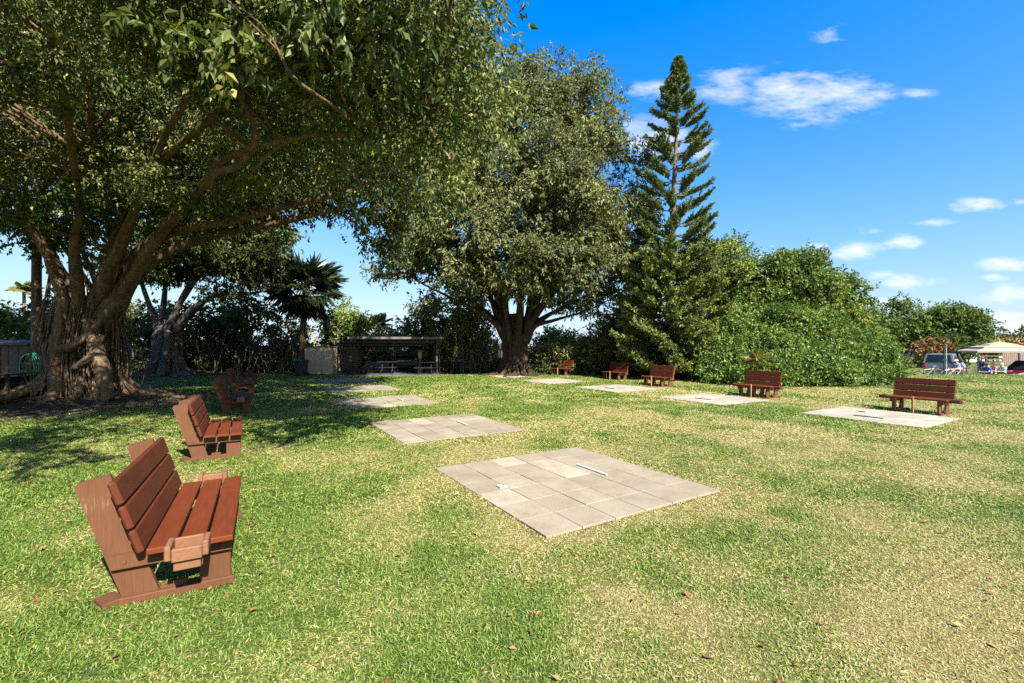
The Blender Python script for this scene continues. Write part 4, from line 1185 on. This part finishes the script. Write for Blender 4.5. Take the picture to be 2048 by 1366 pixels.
for t in (.33, .66):
    g = Geo(); a = cs[0] * (1 - t) + cs[3] * t; b = cs[1] * (1 - t) + cs[2] * t; g.box((a + b) / 2 - np.array([0, 0, .06]), (np.linalg.norm(b - a), .06, .1), rotz(math.atan2(wd[1], wd[0]))); g.build('beam', M['dark_metal'], sh)
for dx in (.12, .34, 4.3):
    g = Geo(); c = FL + wd * dx + (0, -.24, 1.99)
    g.lathe([(.01, 0), (.05, .01), (.075, .09), (.07, .1)], c, 12, np.array([[1, 0, 0], [0, 0, -1], [0, 1, 0]])); f = g.build('flood_lamp', M['grey_metal'], sh)
    g = Geo(); g.lathe([(.001, 0), (.066, 0), (.066, .008), (.001, .009)], c + (0, -.1, 0), 12, np.array([[1, 0, 0], [0, 0, -1], [0, 1, 0]])); g.build('lens', M['lamp_glass'], f)
g = Geo(); c = FL + wd * 2.4 + dp * .5; g.box((c[0], c[1], .02), (6.4, 4.2, .05), rotz(math.atan2(wd[1], wd[0])), .01); tag(g.build('concrete_slab', M['grey_plate']), kind='structure')

# beige cabinet, brown panel
q = at(637, 752, 26.2); g = Geo(); o = thing('storage_cabinet', 'beige storage cabinet dappled with shade beside the palm', 'cabinet', (q[0], q[1], 0))
g.box((q[0], q[1] + .35, .82), (1.62, .7, 1.56), bev=.01); g.build('body', M['beige'], o)
for k in (-1, 1):
    g = Geo(); g.box((q[0] + .2 + k * .29, q[1] - .012, .8), (.56, .022, 1.48), bev=.004); d = g.build('door', M['beige'], o)
    g = Geo(); g.box((q[0] + .2 + k * .05, q[1] - .035, .85), (.02, .02, .14)); g.build('handle', M['dark_metal'], d)
g = Geo(); g.box((q[0] - .58, q[1] - .012, .8), (.42, .022, 1.48), bev=.004); g.build('side_panel', M['beige'], o)
g = Geo(); g.box((q[0], q[1] + .34, 1.645), (1.7, .82, .05), bev=.008); g.build('roof', M['brown_panel'], o)
q = at(700, 752, 27.6); g = Geo(); o = thing('tool_cabinet', 'dark brown cabinet under the left end of the shelter', 'cabinet', (q[0], q[1], 0))
g.box((q[0], q[1] + .25, .8), (1.1, .5, 1.56), bev=.01); g.build('body', M['brown_panel'], o)
for k in (-1, 1):
    g = Geo(); g.box((q[0] + k * .27, q[1] - .012, .8), (.5, .02, 1.45), bev=.004); g.build('door', M['brown_panel'], o)
# broom leaning on it
q = at(686, 752, 27.3); o = thing('push_broom', 'broom leaning on the dark brown cabinet', 'broom', (q[0], q[1], 0))
g = Geo(); g.tube([(q[0], q[1], .05), (q[0] - .16, q[1] + .2, 1.35)], .018, 6); g.build('handle', M['tail_red'], o)
g = Geo(); g.box((q[0], q[1], .04), (.35, .07, .09), bev=.01); g.build('brush', M['fascia'], o)
# bin
q = at(602.5, 754, 25.4); o = thing('trash_bin', 'dark blue wheeled trash bin in front of the palm trunk', 'trash bin', (q[0], q[1], 0))
g = Geo(); g.add([(q[0] + sx * w, q[1] + sy * w * 1.05, z) for z, w in ((.05, .22), (.82, .285)) for sx, sy in ((-1, -1), (1, -1), (1, 1), (-1, 1))], [[3, 2, 1, 0], [4, 5, 6, 7], [0, 1, 5, 4], [1, 2, 6, 5], [2, 3, 7, 6], [3, 0, 4, 7]]); g.box((q[0], q[1] - .31, .76), (.5, .03, .05), bev=.005); g.build('body', M['bin_blue'], o)
g = Geo(); g.prism([(-.33, .83), (.33, .83), (.33, .87), (.1, .92), (-.2, .91), (-.33, .87)], 0, -.31, .31); lid = g.build('lid', M['bin_blue'], o, False)
g = Geo(); g.box((q[0] + .02, q[1] - .302, .55), (.22, .008, .10)); g.build('label_plate', M['grey_metal'], o)
for s in (-1, 1):
    g = Geo(); g.lathe([(.02, -.03), (.1, -.03), (.1, .03), (.02, .03)], (q[0] + s * .27, q[1] + .22, .1), 12, np.array([[0, 0, 1], [0, 1, 0], [-1, 0, 0]])); g.build('wheel', M['rubber'], o)


def picnic_table(label, px, y, w=1.7, ang=.12):
    q = at(px, 750, y); o = thing('picnic_table', label, 'picnic table', (q[0], q[1], float(gz(q[0], q[1]))), ang, 'grey metal picnic tables')
    g = Geo(); g.box((0, 0, .74), (w, .72, .04), bev=.01); g.build('tabletop', M['grey_metal'], o, False)
    for s in (-1, 1):
        g = Geo(); g.box((0, s * .66, .44), (w, .26, .035), bev=.01); g.build('bench_seat', M['grey_metal'], o, False)
        g = Geo(); x = s * (w / 2 - .3)
        g.tube(spline([(x, -.66, .42), (x, -.6, .02), (x, -.35, .02), (x, -.2, .72)], 12), .025, 6); g.tube(spline([(x, .66, .42), (x, .6, .02), (x, .35, .02), (x, .2, .72)], 12), .025, 6)
        g.build('leg', M['grey_metal'], o, False)
    return o


picnic_table('picnic table at the left front post of the shelter', 722, 26.4, 1.1)
picnic_table('picnic table in the middle under the shelter roof', 776, 26.9, 1.2, .1)
picnic_table('picnic table near the right shelter post by the grill', 850, 26.5, 1.3, .2)
picnic_table('picnic table standing outside right of the shelter', 932, 27.4, 1.2, .05)


def grill(label, px, y, w=1.25):
    q = at(px, 750, y); o = thing('barrel_grill', label, 'grill', (q[0], q[1], 0), .1, 'black barbecue grills')
    g = Geo(); a = np.linspace(0, np.pi, 9)
    g.prism([(-.36 * math.cos(t), .72 + .34 * math.sin(t)) for t in a] + [(.36, .68), (-.36, .68)], 0, -w / 2, w / 2); g.build('hood', M['black'], o, False)
    g = Geo(); g.box((0, 0, .58), (w, .68, .2), bev=.03); g.build('firebox', M['black'], o, False)
    g = Geo(); g.tube([(-w * .4, -.38, .78), (w * .4, -.38, .78)], .018, 6); g.build('handle', M['chrome'], o, False)
    for sx in (-1, 1):
        for sy in (-1, 1):
            g = Geo(); g.box((sx * (w / 2 - .1), sy * .25, .24), (.05, .05, .48)); g.build('leg', M['dark_metal'], o, False)
    g = Geo(); g.tube([(w * .3, .1, 1.02), (w * .3, .1, 1.35)], .05, 8); g.build('chimney', M['dark_metal'], o, False)


grill('large black barrel grill behind the tables under the shelter', 815, 28.0, 1.35)
grill('black barrel grill right of the shelter behind the outside table', 915, 28.4, 1.0)
q = at(756, 752, 28.3); g = Geo(); o = thing('serving_counter', 'low grey counter behind the tables under the shelter', 'counter', (q[0], q[1], 0))
g.box((q[0], q[1], .36), (1.5, .5, .68), bev=.01); g.build('cabinet', M['grey_plate'], o)
g = Geo(); g.box((q[0], q[1], .725), (1.6, .58, .04), bev=.008); g.build('countertop', M['grey_metal'], o)
q = at(840, 752, 27.2); o = thing('patio_heater', 'pale standing heater beside the black grill', 'heater', (q[0], q[1], 0))
g = Geo(); g.lathe([(.02, 0), (.2, 0), (.2, .35), (.12, .45), (.05, .5), (.05, .95), (.02, .95)], (q[0], q[1], 0), 14); g.build('tank_base', M['fascia'], o)
g = Geo(); g.lathe([(.03, .95), (.11, .96), (.11, 1.3), (.04, 1.32), (.3, 1.36), (.02, 1.45)], (q[0], q[1], 0), 14); g.build('burner', M['beige'], o)

# ------------------------------------------------------------------ far left: retaining wall, shed, pole, hose
W0 = np.array([-13.2, 8.6, 0]); W1 = np.array([-14.9, 14.8, 0]); wl = np.linalg.norm(W1 - W0); wa = math.atan2(*(W1 - W0)[[1, 0]])
o = thing('retaining_wall', 'dark plank retaining wall with upright posts left of the fig', 'wall', W0, wa)
g = Geo()
for k in range(4): g.box((wl / 2, .05, .11 + .205 * k), (wl, .05, .195), bev=.006)
g.build('planks', M['wood_dark'], o, False)
for k in range(11):
    g = Geo(); g.box((.2 + k * .6, -.02 - .0, .43), (.11, .085, .9), bev=.008); g.build('post', M['wood_pole'], o, False)
g = Geo(); g.box((wl / 2, .0, .905), (wl, .24, .04), bev=.006); g.build('cap', M['wood_frame'], o, False)
q = at(12, 750, 16.5); o = thing('garden_shed', 'brown grey wooden shed behind the retaining wall', 'shed', (q[0], q[1], 0))
g = Geo(); g.box((q[0] - .4, q[1] + .7, .9), (2.5, 1.4, 1.8), bev=.01)
for k in range(7): g.box((q[0] - 1.5 + k * .36, q[1] - .008, .9), (.30, .02, 1.76), bev=.004)
g.build('wall', M['shed_wood'], o)
g = Geo(); g.box((q[0] - .55, q[1] - .03, .85), (.75, .03, 1.6), bev=.004); d = g.build('door', M['wood_frame'], o); g = Geo(); g.box((q[0] - .25, q[1] - .06, .85), (.03, .03, .14)); g.build('handle', M['dark_metal'], d)
g = Geo(); g.box((q[0] - .4, q[1] + .65, 1.84), (2.8, 1.75, .07), np.array([[1, 0, 0], [0, 1, -.08], [0, .08, 1.0]]), .01); g.build('roof', M['brown_panel'], o)
q = at(73, 750, 15.2); o = thing('utility_pole', 'dark wooden utility pole left of the fig trunk', 'pole', (q[0], q[1], 0))
g = Geo(); g.tube([(q[0], q[1], -.1), (q[0], q[1], 3.4), (q[0] + .02, q[1], 7.2)], [.15, .135, .12], 12); g.build('shaft', M['wood_pole'], o)
g = Geo(); g.box((q[0], q[1], 6.6), (1.6, .09, .11), bev=.006); g.build('crossarm', M['wood_pole'], o)
q = at(60, 750, 15.0); o = thing('garden_hose', 'green garden hose coiled over a reel behind the wall', 'hose', (q[0], q[1], 0))
g = Geo()
for k in range(5):
    a = np.linspace(0, 2 * np.pi, 22); rx = .24 + .03 * k
    g.tube(np.stack([q[0] + rx * np.cos(a) + .02 * k, np.full(22, q[1] - .1 + .03 * k), 1.0 + (.42 + .015 * k) * np.sin(a)], -1), .016, 6, cap=False)
g.build('coil', M['hose'], o, smooth=True)
g = Geo(); g.box((q[0], q[1] + .06, .6), (.08, .08, 1.2), bev=.006); g.box((q[0], q[1] - .03, 1.12), (.34, .2, .05), bev=.006); g.build('hanger', M['wood_pole'], o)


# ------------------------------------------------------------------ far right: vehicles, bikes, people, canopy, houses
def car(name, label, x, y, rz, L, W, H, paint, kind):
    z = float(gz(x, y)); o = thing(name, label, 'car' if kind != 'pickup' else 'pickup', (x, y, z), rz)
    bl = H * (.60 if kind != 'pickup' else .62)
    if kind == 'pickup': tl = [(-L / 2, bl * .98), (-L * .2, bl), (L * .22, bl), (L * .27, bl * .93), (L * .47, bl * .86), (L / 2, bl * .62)]
    else: tl = [(-L / 2, bl * .8), (-L * .44, bl * .98), (-L * .2, bl), (L * .16, bl * .98), (L * .42, bl * .78), (L / 2, bl * .55)]
    xs = np.linspace(-L / 2, L / 2, 15); zt = np.interp(xs, *zip(*tl)); wv = W / 2 * np.interp(np.abs(xs) / (L / 2), [0, .75, 1], [1, .985, .86])
    g = Geo(); rings = []
    for a, b, w in zip(xs, zt, wv): rings.append([(a, -w * .93, .24), (a, -w, .42), (a, -w * .99, b * .8), (a, -w * .9, b), (a, w * .9, b), (a, w * .99, b * .8), (a, w, .42), (a, w * .93, .24)])
    V = np.array(rings).reshape(-1, 3); n = 8
    q = [[i * n + j, i * n + (j + 1) % n, (i + 1) * n + (j + 1) % n, (i + 1) * n + j] for i in range(14) for j in range(n)]
    g.add(V, np.array(q)[:, ::-1]); g.f.append(np.array([list(range(n)), list(range(14 * n, 15 * n))[::-1]])); g.mi.append(np.zeros(2, int))
    body = g.build('body', M[paint], o, False, smooth=False)
    # cabin
    if kind == 'pickup': b0, b1, t0, t1 = -L * .485, L * .24, -L * .46, L * .10
    else: b0, b1, t0, t1 = -L * .40, L * .22, -L * .24, L * .06
    wb, wt = W / 2 * .9, W / 2 * .74
    P = {}
    for k, (xx, ww, zz) in {'b0': (b0, wb, bl), 'b1': (b1, wb, bl * .97), 't0': (t0, wt, H), 't1': (t1, wt, H)}.items():
        P[k + 'l'] = np.array([xx, ww, zz]); P[k + 'r'] = np.array([xx, -ww, zz])
    g = Geo(); ks = ['b0l', 'b0r', 'b1r', 'b1l', 't0l', 't0r', 't1r', 't1l']
    g.add([P[k] for k in ks], [[4, 5, 6, 7][::-1], [0, 1, 5, 4], [1, 2, 6, 5], [2, 3, 7, 6], [3, 0, 4, 7]]); g.build('cabin', M[paint], o, False)

    def pane(nm, a, b, c, d, m=.1):
        Q = np.array([a, b, c, d]); ctr = Q.mean(0); Q = ctr + (Q - ctr) * (1 - m); nr = unit(np.cross(Q[1] - Q[0], Q[3] - Q[0])); 
        if nr @ (ctr - np.array([0, 0, bl])) < 0: nr = -nr
        V = np.vstack([Q + nr * .012, Q - nr * .01]); g = Geo(); g.add(V, [[0, 1, 2, 3], [7, 6, 5, 4], [0, 4, 5, 1], [1, 5, 6, 2], [2, 6, 7, 3], [3, 7, 4, 0]]); g.build(nm, M['glass'], o, False)
    pane('windshield', P['b1l'], P['b1r'], P['t1r'], P['t1l']); pane('rear_window', P['b0l'], P['b0r'], P['t0r'], P['t0l'], .16)
    for s in 'lr':
        for u0, u1 in ((.03, .48), (.52, .97)):
            f = lambda u, k: P['b0' + s] * (1 - u) + P['b1' + s] * u if k == 0 else P['t0' + s] * (1 - u) + P['t1' + s] * u
            pane('side_window', f(u0, 0), f(u1, 0), f(u1, 1), f(u0, 1), .14)
    for sx in (-1, 1):
        for sy in (-1, 1):
            g = Geo(); c = (sx * L * .31, sy * (W / 2 - .1), .33); rt = np.array([[1, 0, 0], [0, 0, 1], [0, -1, 0.0]])
            g.lathe([(.2, -.1), (.31, -.11), (.33, -.06), (.33, .06), (.31, .11), (.2, .1)], c, 18, rt); w = g.build('wheel', M['rubber'], o, False)
            g = Geo(); g.lathe([(.01, -.09), (.2, -.09), (.2, .09), (.01, .09)], c, 14, rt); g.build('rim', M['chrome'], w, False)
    for s in (-1, 1):
        g = Geo(); g.box((-L / 2 + .04, s * W * .40, bl * .72), (.10, W * .085, bl * .34 if kind == 'pickup' else .16), bev=.01); g.build('tail_light', M['tail_red'], o, False)
        g = Geo(); g.box((L / 2 - .10, s * W * .36, bl * .60), (.16, W * .16, .13), bev=.015); g.build('headlight', M['head_lamp'], o, False)
        g = Geo(); g.box((L * .16, s * (W / 2 + .06), bl + .05), (.1, .16, .11), bev=.02); g.build('mirror', M['black'], o, False)
    g = Geo(); g.box((-L / 2 - .02, 0, .42), (.12, W * .88, .16), bev=.02); g.build('bumper', M['chrome' if kind == 'pickup' else 'black'], o, False)
    g = Geo(); g.box((-L / 2 - .005, 0, bl * .6), (.03, .3, .13)); g.build('license_plate', M['white_paint'], o, False)
    g = Geo(); g.box((L / 2 + .0, 0, .42), (.1, W * .86, .16), bev=.02); g.build('bumper', M['black'], o, False)
    return o


q = at(1878, 750, 34.5); car('pickup_truck', 'silver grey pickup with covered bed, seen from behind', q[0] + 2.1, q[1] + 1.7, R(38), 5.2, 2.0, 1.86, 'car_silver', 'pickup')
q = at(2052, 750, 31); car('parked_car', 'dark maroon car at the right edge beside the canopy', q[0] + 1.0, q[1] + .6, R(187), 4.4, 1.8, 1.45, 'car_maroon', 'sedan')
q = at(2011, 724, 78); car('parked_car', 'bright red car parked beyond the canopy tables', q[0], q[1], R(175), 4.4, 1.8, 1.42, 'car_red', 'sedan')
q = at(1925, 730, 62); car('parked_car', 'white car far behind the man with the white cap', q[0], q[1], R(182), 4.6, 1.8, 1.5, 'car_white', 'sedan')


def bike(label, px, y, rz, paint, tilt=0.0):
    q = at(px, 750, y); o = thing('bicycle', label, 'bicycle', (q[0], q[1], float(gz(q[0], q[1]))), rz, 'parked bicycles')
    r = .33
    for s in (-.52, .52):
        a = np.linspace(0, 2 * np.pi, 25); ring = np.stack([s + (r - .02) * np.cos(a), np.zeros(25), r + (r - .02) * np.sin(a)], -1)
        g = Geo(); g.tube(ring, .022, 6, cap=False); w = g.build('wheel', M['rubber'], o, False)
        g = Geo(); g.tube(np.stack([s + (r - .05) * np.cos(a), np.zeros(25), r + (r - .05) * np.sin(a)], -1), .012, 5, cap=False)
        for k in range(10): t = k * .628; g.tube([(s, 0, r), (s + (r - .05) * math.cos(t), 0, r + (r - .05) * math.sin(t))], .003, 3)
        g.build('rim', M['chrome'], w, False)
    g = Geo(); bb = (-.06, 0, .29); seat = (-.22, 0, .82); head = (.36, 0, .82)
    for a, b, rr in ((bb, seat, .018), (bb, head, .022), ((-.2, 0, .74), head, .02), (bb, (-.52, 0, r), .014), ((-.2, 0, .72), (-.52, 0, r), .012), (head, (.52, 0, r), .017), (head, (.33, 0, .95), .015)): g.tube([a, b], rr, 6)
    g.build('frame', M[paint], o, False)
    g = Geo(); g.prism([(-.14, .85), (.12, .86), (.14, .89), (-.12, .92)], 1, -.06, .06); s = g.build('saddle', M['black'], o, False); s.location = (-.22, 0, 0)
    g = Geo(); g.tube(spline([(.18, -.29, 1.0), (.32, -.2, 1.02), (.33, 0, .96), (.32, .2, 1.02), (.18, .29, 1.0)], 14), .014, 6); g.build('handlebar', M['chrome'], o, False)
    g = Geo(); g.tube([(-.06, -.1, .29), (.08, -.1, .2)], .012, 5); g.tube([(-.06, .1, .29), (-.2, .1, .38)], .012, 5); g.build('crank', M['dark_metal'], o, False)
    o.rotation_euler = (tilt, 0, rz)


bike('beige bicycle leaning where the thicket ends', 1851, 29.3, R(-8), 'bike_beige', .2)
bike('black bicycle between the beige one and the green pole', 1868, 29.8, R(12), 'bike_black', .1)
bike('white bicycle just right of the green pole', 1892, 29.6, R(-14), 'bike_white', .12)
bike('beige bicycle beside the man in the white cap', 1912, 29.2, R(6), 'bike_beige', .1)
bike('black bicycle standing apart near the standing man', 1938, 29.6, R(3), 'bike_black', .05)


def skin(name, verts, edges, rad, mt, parent, sub=1):
    me = bpy.data.meshes.new(name); me.from_pydata([tuple(v) for v in verts], edges, []); me.materials.append(M[mt])
    o = bpy.data.objects.new(name, me); COL.objects.link(o); o.parent = parent
    md = o.modifiers.new('skin', 'SKIN'); md.use_smooth_shade = True
    for i, r in enumerate(rad): me.skin_vertices[0].data[i].radius = (r, r)
    me.skin_vertices[0].data[0].use_root = True
    s = o.modifiers.new('sub', 'SUBSURF'); s.levels = sub; s.render_levels = sub
    return o


def person(label, px, y, rz, shirt, bottom, hat, sit=True, dz=0.0):
    q = at(px, 750, y); o = thing('person', label, 'person', (q[0], q[1], float(gz(q[0], q[1])) + dz), rz)
    hz = .50 if sit else .93
    lean = .10 if sit else .02
    pel = (0, 0, hz); wai = (lean * .3, 0, hz + .20); che = (lean * .8, 0, hz + .40); nek = (lean, 0, hz + .56); hd = (lean + .03, 0, hz + .66); top = (lean + .03, 0, hz + .76)
    V = [pel, wai, che, nek, hd, top, (lean + .14, 0, hz + .675)]; E = [(0, 1), (1, 2), (2, 3), (3, 4), (4, 5), (4, 6)]; Rr = [.14, .14, .15, .06, .10, .075, .018]
    arms = []; legs = []
    for s in (-1, 1):
        n = len(V); sh_ = (lean * .8, s * .19, hz + .48)
        el = (lean + .10, s * .26, hz + .22); wr = (lean + .32, s * .14, hz + .20) if sit else (lean + .14, s * .25, hz - .02)
        hn = (lean + .40, s * .11, hz + .21) if sit else (lean + .17, s * .24, hz - .10)
        V += [sh_, el, wr, hn, (hn[0] + .06, hn[1] - s * .01, hn[2] - .02), (hn[0] + .05, hn[1] - s * .03, hn[2] + .02)]; E += [(2, n), (n, n + 1), (n + 1, n + 2), (n + 2, n + 3), (n + 3, n + 4), (n + 3, n + 5)]; Rr += [.062, .046, .032, .036, .02, .016]
        arms.append((n, n + 1))
        n = len(V); hp = (0, s * .09, hz - .02)
        kn = (.44, s * .12, hz + .01) if sit else (.03, s * .11, .49)
        an = (.44, s * .12, .09) if sit else (-.02, s * .11, .09); toe = (an[0] + .17, an[1], .045)
        V += [hp, kn, an, toe]; E += [(0, n), (n, n + 1), (n + 1, n + 2), (n + 2, n + 3)]; Rr += [.088, .06, .042, .038]; legs.append((n, n + 1, n + 2, n + 3))
    skin('body', V, E, Rr, 'skin', o)
    ids = [0, 1, 2]; sv = [V[0], V[1], V[2], (V[2][0], 0, hz + .50)]; se = [(0, 1), (1, 2), (2, 3)]; sr = [.165, .165, .175, .09]
    for a, b in arms:
        n = len(sv); e = np.array(V[a]) * .35 + np.array(V[b]) * .65; sv += [V[a], tuple(e)]; se += [(2, n), (n, n + 1)]; sr += [.088, .072]
    skin('shirt', sv, se, sr, shirt, o)
    sv = [V[0]]; se = []; sr = [.168]
    for a, b, c, d in legs:
        n = len(sv); e = np.array(V[a]) * .12 + np.array(V[b]) * .88; sv += [V[a], tuple(e)]; se += [(0, n), (n, n + 1)]; sr += [.115, .082]
    skin('shorts', sv, se, sr, bottom, o)
    for a, b, c, d in legs:
        g = Geo(); g.box((V[c][0] + .07, V[c][1], .045), (.28, .1, .088), bev=.025); g.build('shoe', M['black'], o, False)
    g = Geo(); c = np.array(V[4])
    g.lathe([(.108, .045), (.112, .07), (.105, .11), (.075, .145), (.01, .16)], c, 14)
    if hat != 'hair': g.prism([(c[0] + .07, c[1] - .08), (c[0] + .2, c[1] - .06), (c[0] + .2, c[1] + .06), (c[0] + .07, c[1] + .08)], 2, c[2] + .05, c[2] + .065)
    g.build('cap' if hat != 'hair' else 'hair', M['hat_' + hat], o, False, smooth=True)


for nm, c in (('shirt_blue', (.03, .09, .42)), ('shirt_navy', (.02, .03, .08)), ('shirt_pink', (.62, .16, .17)), ('shirt_sky', (.30, .55, .68)), ('shirt_grey', (.30, .33, .46)), ('short_dark', (.03, .03, .035)), ('short_tan', (.32, .25, .16)), ('hat_white', (.72, .70, .68)), ('hat_red', (.50, .06, .05)), ('hat_hair', (.07, .05, .04)), ('hat_grey', (.45, .45, .45))): M[nm] = plain(nm, c, .85, 0, .08, 12)
person('man in grey patterned shirt and white cap seated by the bicycles', 1917, 29.7, R(165), 'shirt_grey', 'short_dark', 'white', True, .16)
person('standing man in navy shirt and red cap beside the canopy', 1963, 31.5, R(-20), 'shirt_navy', 'short_tan', 'red', False, -.02)
person('seated person in royal blue shirt with dark hair under the canopy', 1980, 31.0, R(160), 'shirt_blue', 'short_dark', 'hair', True, 0)
person('seated person in pink shirt between the two blue shirts', 1990, 32.3, R(172), 'shirt_pink', 'short_tan', 'grey', True, 0)
person('seated man in pale sky blue shirt facing left under the canopy', 2007, 31.4, R(178), 'shirt_sky', 'short_dark', 'grey', True, 0)

# tiered canopy
q = at(1998, 750, 33.0); cz = float(gz(q[0], q[1])); o = thing('garden_canopy', 'tan three tiered canopy over the picnic tables', 'canopy', (q[0], q[1], cz), R(-27))
for i, (h0, z0, h1, z1) in enumerate(((1.75, 2.14, 1.1, 2.38), (1.25, 2.42, .62, 2.58), (.75, 2.60, .04, 2.80))):
    g = Geo(); ring = lambda h, z: [(-h, -h, z), (h, -h, z), (h, h, z), (-h, h, z)]
    V = np.array(ring(h0, z0 - .12) + ring(h0, z0) + ring(h1, z1) + ring(h1, z1 - .02) + ring(h0 - .02, z0 - .02) + ring(h0 - .02, z0 - .12))
    Fq = []
    for k in range(5):
        for j in range(4): Fq.append([k * 4 + j, k * 4 + (j + 1) % 4, k * 4 + 4 + (j + 1) % 4, k * 4 + 4 + j])
    for j in range(4): Fq.append([20 + j, 20 + (j + 1) % 4, (j + 1) % 4, j])
    g.add(V, Fq); g.build('roof_tier', M['tan_canvas'], o, False)
for sx in (-1, 1):
    for sy in (-1, 1):
        g = Geo(); g.box((sx * 1.7, sy * 1.7, 1.02), (.09, .09, 2.04), bev=.008); g.build('post', M['post_green'], o, False)
        g = Geo(); g.tube([(sx * 1.7, sy * 1.7, 2.03), (sx * .7, sy * .7, 2.42)], .03, 5); g.build('rafter', M['post_green'], o, False)
g = Geo(); g.lathe([(.05, 2.78), (.03, 2.86), (.01, 3.1)], (0, 0, 0), 8); g.build('finial', M['tan_canvas'], o, False)
for lab, px, yy in (('yellow wooden picnic table before the person in blue', 1983, 31.9), ('yellow wooden picnic table before the man in sky blue', 2013, 32.2)):
    q = at(px, 750, yy); t = thing('picnic_table', lab, 'picnic table', (q[0], q[1], float(gz(q[0], q[1]))), R(80), 'yellow wooden picnic tables')
    g = Geo()
    for k in range(4): g.box((0, -.27 + .18 * k, .74), (1.5, .16, .04), bev=.005)
    g.build('tabletop', M['table_yellow'], t, False)
    for s in (-1, 1):
        g = Geo(); g.box((0, s * .66, .44), (1.5, .26, .04), bev=.005); g.build('bench_seat', M['table_yellow'], t, False)
        g = Geo()
        for k in (-1, 1): g.tube([(s * .55, k * .62, .02), (s * .55, k * .22, .72)], .045, 4)
        g.box((s * .55, 0, .40), (.045, 1.4, .08)); g.build('leg', M['table_yellow'], t, False)

# green pole pair
q = at(1890, 750, 29.0); z0 = float(gz(q[0], q[1])); o = thing('court_pole', 'tall dark green pole with a slim pale conduit beside bicycles', 'pole', (q[0], q[1], z0))
H = 1.74 + 2 * 29 / F - z0 + .05
g = Geo(); g.tube([(q[0] - .05, q[1], z0 - .1), (q[0] - .05, q[1], z0 + H)], .045, 10); g.build('shaft', M['post_green'], o)
g = Geo(); g.tube([(q[0] + .09, q[1], z0), (q[0] + .09, q[1], z0 + H * .96)], .018, 6); g.build('conduit', M['white_paint'], o)
g = Geo(); g.box((q[0], q[1], z0 + H * .55), (.32, .05, .05)); g.box((q[0], q[1], z0 + H * .9), (.32, .05, .05)); g.build('bracket', M['dark_metal'], o)


def house(label, px, y, w, hw, hr, d=9.0):
    q = at(px, 720, y); z = float(gz(q[0], q[1])); o = thing('tiled_house', label, 'house', (q[0], q[1], z))
    g = Geo(); g.box((0, d / 2, hw / 2), (w, d, hw)); g.build('wall', M['stucco'], o, False)
    e = .6; g = Geo(); r = w * .22
    V = [(-w / 2 - e, -e, hw), (w / 2 + e, -e, hw), (w / 2 + e, d + e, hw), (-w / 2 - e, d + e, hw), (-r, d / 2, hw + hr), (r, d / 2, hw + hr), (-w / 2 - e, -e, hw - .18), (w / 2 + e, -e, hw - .18), (w / 2 + e, d + e, hw - .18), (-w / 2 - e, d + e, hw - .18)]
    g.add(V[:4] + V[6:], [[0, 1, 5, 4], [1, 2, 6, 5], [2, 3, 7, 6], [3, 0, 4, 7], [4, 5, 6, 7]]); n0 = g.n
    g.add(np.array(V)[[0, 1, 2, 3, 4, 5]], [[0, 1, 5, 4], [2, 3, 4, 5]]); g.f.append(np.array([[1, 2, 5], [3, 0, 4]]) + n0); g.mi.append(np.zeros(2, int))
    g.build('roof', M['rooftile'], o, False)
    for k in (-1, 0, 1):
        g = Geo(); g.box((k * w * .3, -.02, hw * .55), (1.3, .06, 1.2)); f = g.build('window', M['white_paint'], o, False)
        g = Geo(); g.box((k * w * .3, -.055, hw * .55), (1.1, .02, 1.0)); g.build('pane', M['glass'], f, False)


house('orange tiled house left of the canopy, partly behind trees', 1936, 92, 9, 2.7, 1.7)
house('orange tiled house between the canopy top and the tree', 1962, 112, 9, 3.2, 2.0)
house('orange tiled house at the right edge behind the canopy', 2062, 108, 10, 3.0, 2.2)
house('long low brown roofed house behind the seated people', 1955, 74, 9, 1.6, .6)
house('orange tiled house glimpsed behind the rusty bush', 1868, 84, 6, 2.4, 1.5)
a = at(2010, 720, 58); z = float(gz(a[0], a[1])); o = thing('plank_fence', 'brown plank fence behind the red car', 'fence', (a[0], a[1], z))
g = Geo()
for k in range(36): g.box((-.2 + k * .26, 0, .75), (.24, .03, 1.5 + .02 * (k % 3)), bev=.004)
g.build('planks', M['fence_wood'], o, False)
for k in range(5):
    g = Geo(); g.box((k * 2.2, .06, .8), (.1, .09, 1.6)); g.build('post', M['fence_wood'], o, False)
a = at(1905, 720, 66); z = float(gz(a[0], a[1])); o = thing('rail_fence', 'pale low rail fence across the far field', 'fence', (a[0], a[1], z))
for zz in (.45, .95):
    g = Geo(); g.box((4.2, 0, zz), (9.2, .05, .12)); g.build('rail', M['fascia'], o, False)
for k in range(6):
    g = Geo(); g.box((-.2 + k * 1.75, .07, .55), (.1, .09, 1.1)); g.build('post', M['fascia'], o, False)
print('objects', len(scene.objects))
